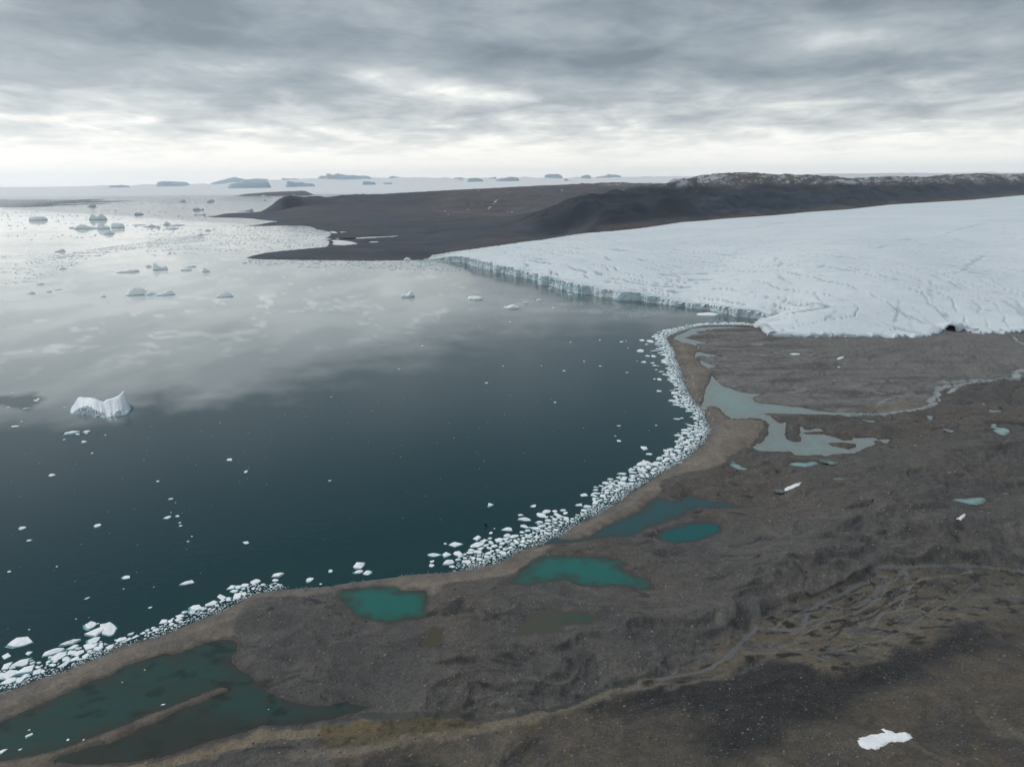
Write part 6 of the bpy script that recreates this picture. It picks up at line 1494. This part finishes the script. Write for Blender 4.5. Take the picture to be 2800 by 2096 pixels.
NAMEZ = [
 (lambda x, y: y > 1690 and x < 320, 'the wide pack at the beach\'s left end'),
 (lambda x, y: x < 320 and 1560 < y, 'dark water off the beach\'s left end'),
 (lambda x, y: x < 420 and 1090 < y <= 1290, 'open water below the horned iceberg'),
 (lambda x, y: x < 60 and y <= 1200, 'open water left of the horned iceberg'),
 (lambda x, y: x < 760 and y > 1530 and x >= 320, 'the thin ice line beside the dark lagoon'),
 (lambda x, y: 600 <= x < 1090 and y > 1520, 'the nearly clear shore by the square turquoise pond'),
 (lambda x, y: x < 1090 and y > 1290, 'the dark open middle of the bay'),
 (lambda x, y: 1090 <= x < 1345 and y > 1440, 'the pack by the long turquoise pond, left part'),
 (lambda x, y: 1345 <= x < 1590 and y > 1370, 'the pack by the long turquoise pond, right part'),
 (lambda x, y: x < 1620 and y > 1290, 'open water beyond the turquoise pond pack'),
 (lambda x, y: x >= 1560 and y > 1270, 'the pack along the sandy spit'),
 (lambda x, y: x >= 1780 and 1160 < y <= 1270, 'the pack on the beach bend below the outlet'),
 (lambda x, y: x >= 1780 and 1060 < y <= 1160, 'the pack at the milky lagoon outlet'),
 (lambda x, y: x >= 1740 and y > 880, 'the scattered ice off the point near the glacier'),
 (lambda x, y: y > 900, 'the wide middle of the bay'),
 (lambda x, y: True, 'the pale far water of the bay')]
def sizeword(it):
    a = it['W']; return 'broad' if a > 7 else 'medium' if a > 3.5 else 'small'
def shapeword(it):
    q = it['W'] / max(it['D'], .1); return 'long narrow' if q > 2.0 else 'blocky' if q < .9 else 'flat'
zl = {}
for i in sorted(single):
    it = items[i]
    if it['label']: continue
    for f_, nm in NAMEZ:
        if f_(it['px'], it['py']): zl.setdefault(nm, []).append(i); break
for nm, L_ in zl.items():
    L_.sort(key=lambda i: -items[i]['area'])
    short = nm
    lead = ['largest', 'second largest', 'third largest', 'fourth largest', 'fifth largest', 'sixth largest']
    for k, i in enumerate(L_[:6]): items[i]['label'] = '%s floe in %s' % (lead[k], short)
    rest = L_[6:]
    if rest:
        ex = [(min(rest, key=lambda i: items[i]['px']), 'leftmost small floe in %s'), (max(rest, key=lambda i: items[i]['px']), 'rightmost small floe in %s'), (min(rest, key=lambda i: items[i]['py']), 'farthest-off small floe in %s'), (max(rest, key=lambda i: items[i]['py']), 'nearest small floe in %s')]
        for i, fm in ex:
            if not items[i]['label']: items[i]['label'] = fm % short
        for i in rest:
            if not items[i]['label']:
                items[i]['label'] = 'one of the %s white floes in %s' % (sizeword(items[i]), short); items[i]['zg'] = '%s floes in %s' % (sizeword(items[i]), short)
SV, SF3, SF4, SC_ = [], [], [], []; off = 0
for i, it in enumerate(items):
    rg = random.Random(i * 7 + 3)
    isS = i in single
    V, F, C = floe_geo(it['cen'], it['away'], it['right'], it['W'], it['D'], it['t'], rg, .45 if i < n_traced and rg.random() < .4 else .12)
    V = np.array(V); V[:, 2] += it['lvl']
    if isS:
        org = np.array([it['cen'][0], it['cen'][1], it['lvl']]); V -= org
        o = new_mesh('ice_floe', V, F, ICE, False, attrs={'col': ('FLOAT_COLOR', np.array(C))}, label=it['label'], cat='ice floe', group=it.get('zg') or 'ice floes in the bay')
        o.location = org
    else:
        SV.append(V); SC_.append(np.array(C))
        for f in F: (SF4 if len(f) == 4 else SF3).append(tuple(k + off for k in f))
        off += len(V)
new_mesh('shore_ice', np.concatenate(SV), SF4 + SF3, ICE, False, attrs={'col': ('FLOAT_COLOR', np.concatenate(SC_))}, kind='stuff', label='small broken white ice packed along the curved beach')

# ------------------------------------------------------------------ brash ice far out and below the cliff
def brash():
    rg = np.random.RandomState(9); P = []
    def fill(poly, n, smin, smax, thr=-.1, sc=(300, 120), seed=700, z=0):
        W_ = uv(poly); lo, hi = W_.min(0), W_.max(0)
        C_ = rg.rand(n * 8, 2) * (hi - lo) + lo; s = sdist(C_[:, 0], C_[:, 1], W_, 10) 
        nn = fbm(C_[:, 0] / sc[0], C_[:, 1] / sc[1], 4, seed)
        k = (s > 0) & (nn > thr) & (SCq(C_) < 0)
        C_ = C_[k][:n]; sz = smin + (smax - smin) * rg.rand(len(C_)) ** 3
        P.append(np.column_stack([C_, sz]))
    def SCq(C_): return sdist(C_[:, 0], C_[:, 1], coastW, 400)
    fill([(0, 560), (300, 548), (700, 540), (980, 533), (990, 545), (800, 580), (560, 600), (500, 640), (0, 660)], 6500, 3, 22, -.02, (900, 260), 701)
    fill([(400, 640), (700, 612), (900, 600), (920, 690), (680, 700), (620, 690), (400, 700)], 4500, 2, 9, -.05, (200, 90), 702)
    fill([(120, 715), (200, 690), (430, 655), (560, 640), (560, 660), (430, 672), (250, 700), (130, 712)], 4500, 1.5, 6, -.12, (160, 60), 703)
    fill([(0, 700), (120, 690), (260, 700), (200, 730), (80, 780), (0, 780)], 1700, 1.2, 6, .02, (120, 60), 704)
    fill([(680, 708), (900, 712), (1150, 708), (1260, 722), (1280, 745), (1150, 740), (900, 735), (680, 722)], 2200, 1.2, 8, -.05, (60, 30), 705)
    fill([(1080, 705), (1180, 706), (1260, 716), (1150, 716)], 1500, 1.2, 5, -.2, (60, 30), 706)
    fill([(1640, 822), (1760, 836), (1850, 842), (1830, 856), (1740, 870), (1680, 866), (1620, 845)], 3800, .5, 2.2, -.12, (30, 14), 707)
    fill([(1300, 745), (1700, 825), (1900, 862), (1900, 880), (1540, 850), (1300, 790)], 300, .6, 2.4, .1, (60, 30), 708)
    fill([(0, 760), (600, 720), (1300, 760), (1500, 850), (900, 900), (0, 900)], 260, .8, 3.4, .1, (150, 60), 709)
    fill([(560, 600), (700, 595), (900, 640), (900, 690), (760, 690), (620, 690)], 2500, 2, 7, -.1, (130, 60), 710)
    fill([(-100, 546), (500, 541), (980, 534), (985, 541), (700, 552), (300, 560), (-100, 566)], 4500, 8, 46, -.2, (1500, 500), 711)
    P_ = np.concatenate(P); n = len(P_); k = 6
    th = np.linspace(0, 2 * math.pi, k, endpoint=False)[None] + rg.rand(n, 1) * 6
    rr_ = P_[:, 2:3] * .5 * (.6 + .6 * rg.rand(n, k)); el_ = .45 + .5 * rg.rand(n, 1)
    x0 = rr_ * np.cos(th); y0 = rr_ * np.sin(th) * el_; ro = rg.rand(n, 1) * 3.14
    xr = x0 * np.cos(ro) - y0 * np.sin(ro); yr = x0 * np.sin(ro) + y0 * np.cos(ro)
    ht = np.clip(P_[:, 2:3] * (.06 + .16 * rg.rand(n, 1)), .12, 3)
    lo = np.stack([P_[:, :1] + xr, P_[:, 1:2] + yr, np.full((n, k), .02)], -1); top = np.stack([P_[:, :1] + xr * .8, P_[:, 1:2] + yr * .8, np.repeat(ht, k, 1) * (.7 + .5 * rg.rand(n, k))], -1)
    V = np.concatenate([lo, top], 1).reshape(-1, 3); b_ = (np.arange(n) * 2 * k)[:, None, None]
    j = np.arange(k); q = np.stack([j, (j + 1) % k, (j + 1) % k + k, j + k], 1)[None] + b_
    t = np.stack([np.array([6, 7, 8, 9]), np.array([6, 9, 10, 11])])[None] + b_
    F = np.concatenate([q.reshape(-1, 4), t.reshape(-1, 4)])
    c = np.concatenate([np.tile([.40, .55, .60], (n, k, 1)), np.tile([.66, .72, .75], (n, k, 1))], 1).reshape(-1, 3)
    new_mesh('brash_ice', V, F, ICE, False, attrs={'col': ('FLOAT_COLOR', c)}, kind='stuff', label='countless ice fragments strewn over the far water')
brash()

# ------------------------------------------------------------------ snow patches
def snow_patch(r, pts, label, thick=.35):
    P = GW(T(r, pts)); P = resample(np.vstack([P, P[:1]]), 1.0)[0][:-1]
    c0 = P.mean(0); lo, hi = P.min(0) - .5, P.max(0) + .5; st = max(.22, (hi - lo).max() / 220)
    xs = np.arange(lo[0], hi[0], st); ys = np.arange(lo[1], hi[1], st); Xg, Yg = np.meshgrid(xs, ys); x, y = Xg.ravel(), Yg.ravel()
    s = sdist(x, y, P, 5) + fbm(x / 1.6, y / 1.6, 3, 801) * .9
    z = ground_z(x, y) + np.clip(s * .35, -.3, thick) + fbm(x / 4, y / 4, 2, 802) * .08
    k = (s > -.3).reshape(Xg.shape); q = k[:-1, :-1] & k[1:, :-1] & k[:-1, 1:] & k[1:, 1:]; i, j = np.nonzero(q); n = len(xs)
    f = np.stack([i * n + j, i * n + j + 1, (i + 1) * n + j + 1, (i + 1) * n + j], 1)
    if not len(f): return
    u_ = np.unique(f); ren = np.full(len(x), -1); ren[u_] = np.arange(len(u_))
    c = np.tile([.80, .82, .83], (len(x), 1)); d = (sstep(.8, .1, s) * .35)[:, None]; c = c * (1 - d) + np.array([.42, .38, .33]) * d
    o = new_mesh('snow_patch', np.stack([x - c0[0], y - c0[1], z], 1)[u_], ren[f], ICE, True, attrs={'col': ('FLOAT_COLOR', c[u_])}, label=label, cat='snow patch')
    o.location = (c0[0], c0[1], 0)
snow_patch('R8', [(1200, 1510), (1222, 1480), (1245, 1472), (1270, 1455), (1310, 1450), (1350, 1440), (1372, 1438), (1340, 1415), (1358, 1408), (1382, 1425), (1415, 1430), (1430, 1445), (1470, 1442), (1500, 1445), (1530, 1462), (1540, 1478), (1500, 1495), (1430, 1505), (1395, 1512), (1370, 1530), (1330, 1555), (1250, 1555), (1210, 1535)],
           'large bright snow patch alone on the dark foreground hillside', .5)
snow_patch('W2', [(885, 855), (920, 835), (980, 820), (1040, 808), (1070, 800), (1060, 822), (1000, 842), (930, 860)], 'narrow streak of snow in a gully of the moraine')
snow_patch('R5', [(790, 262), (815, 256), (855, 257), (858, 262), (820, 266)], 'thin flat snow sliver high on the grey outwash plain')
snow_patch('R5', [(1078, 288), (1095, 280), (1125, 274), (1118, 284), (1090, 293)], 'small tilted snow sliver on the outwash plain')
snow_patch('R5', [(1080, 341), (1092, 335), (1104, 341)], 'tiny snow speck on the outwash plain')
snow_patch('R5', [(1800, 1268), (1830, 1255), (1860, 1242), (1852, 1262), (1825, 1275)], 'greyish snow patch on the moraine at the right')

# ------------------------------------------------------------------ stones scattered on the moraine
def stones_mesh():
    rg = np.random.RandomState(21); N_ = 130000
    a = rg.uniform(-.66, .66, N_); r_ = np.sqrt(rg.uniform(215 ** 2, 900 ** 2, N_)) if False else 215 + (880 - 215) * rg.rand(N_) ** 1.15
    x = r_ * np.sin(a); y = r_ * np.cos(a)
    jj = np.clip(np.searchsorted(AZ, a) - 1, 0, nA - 2); iis = np.clip(np.searchsorted(RR, r_) - 1, 0, nR - 2)
    st = scat(stony)[iis * nA + jj]; k = (rg.rand(N_) < st * .85) & (ground_z(x, y) > .5)
    x, y, r_ = x[k], y[k], r_[k]; n = len(x); z = ground_z(x, y)
    sz = (.16 + .36 * rg.rand(n) ** 3 + (rg.rand(n) < .012) * .7) * np.clip(r_ / 420, .8, 1.5)
    base = np.array([[1, 0, 0], [.3, .9, 0], [-.8, .6, 0], [-.8, -.6, 0], [.3, -.9, 0], [.1, 0, .9]])
    ang = rg.rand(n) * 6.28; J = 1 + .35 * rg.randn(n, 6, 3)
    B = base[None] * J * sz[:, None, None]
    X_ = B[..., 0] * np.cos(ang)[:, None] - B[..., 1] * np.sin(ang)[:, None] + x[:, None]
    Y_ = B[..., 0] * np.sin(ang)[:, None] + B[..., 1] * np.cos(ang)[:, None] + y[:, None]
    Z_ = B[..., 2] * .8 + z[:, None]; Z_[:, :5] = z[:, None] - .05
    V = np.stack([X_, Y_, Z_], -1).reshape(-1, 3)
    F = (np.array([[0, 1, 5], [1, 2, 5], [2, 3, 5], [3, 4, 5], [4, 0, 5]])[None] + (np.arange(n) * 6)[:, None, None]).reshape(-1, 3)
    g = .085 + .13 * rg.rand(n, 1) ** 1.6; c = g * np.array([[1.0, .95, .89]]) * (1 + .06 * rg.randn(n, 3)); c = np.repeat(c, 6, 0)
    m, nt, b = material('stone', .9, spec=.3); nt.links.new(attr(nt, 'col').outputs['Color'], b.inputs['Base Color'])
    new_mesh('stones', V, F, m, False, attrs={'col': ('FLOAT_COLOR', np.clip(c, .02, .5))}, kind='stuff', label='pale stones scattered over the dark moraine')
    print('stones', n)
stones_mesh()

# ------------------------------------------------------------------ air
def haze():
    hx, hy0, hy1, z0, z1 = 62000, -61000, 62000, -13.5, 1500
    V = [(x, y, z) for x in (-hx, hx) for y in (hy0, hy1) for z in (z0, z1)]
    F = [(0, 1, 3, 2), (4, 6, 7, 5), (0, 4, 5, 1), (2, 3, 7, 6), (0, 2, 6, 4), (1, 5, 7, 3)]
    m = bpy.data.materials.new('haze'); m.use_nodes = True; nt = m.node_tree; nt.nodes.clear()
    v = nd(nt, 'ShaderNodeVolumePrincipled'); v.inputs['Color'].default_value = (.82, .90, 1, 1); v.inputs['Density'].default_value = HAZE
    v.inputs['Anisotropy'].default_value = .55
    o = nd(nt, 'ShaderNodeOutputMaterial'); nt.links.new(v.outputs[0], o.inputs['Volume'])
    new_mesh('haze', V, F, m, False, kind='stuff')
HAZE = 1.5e-5
haze()
print('done')
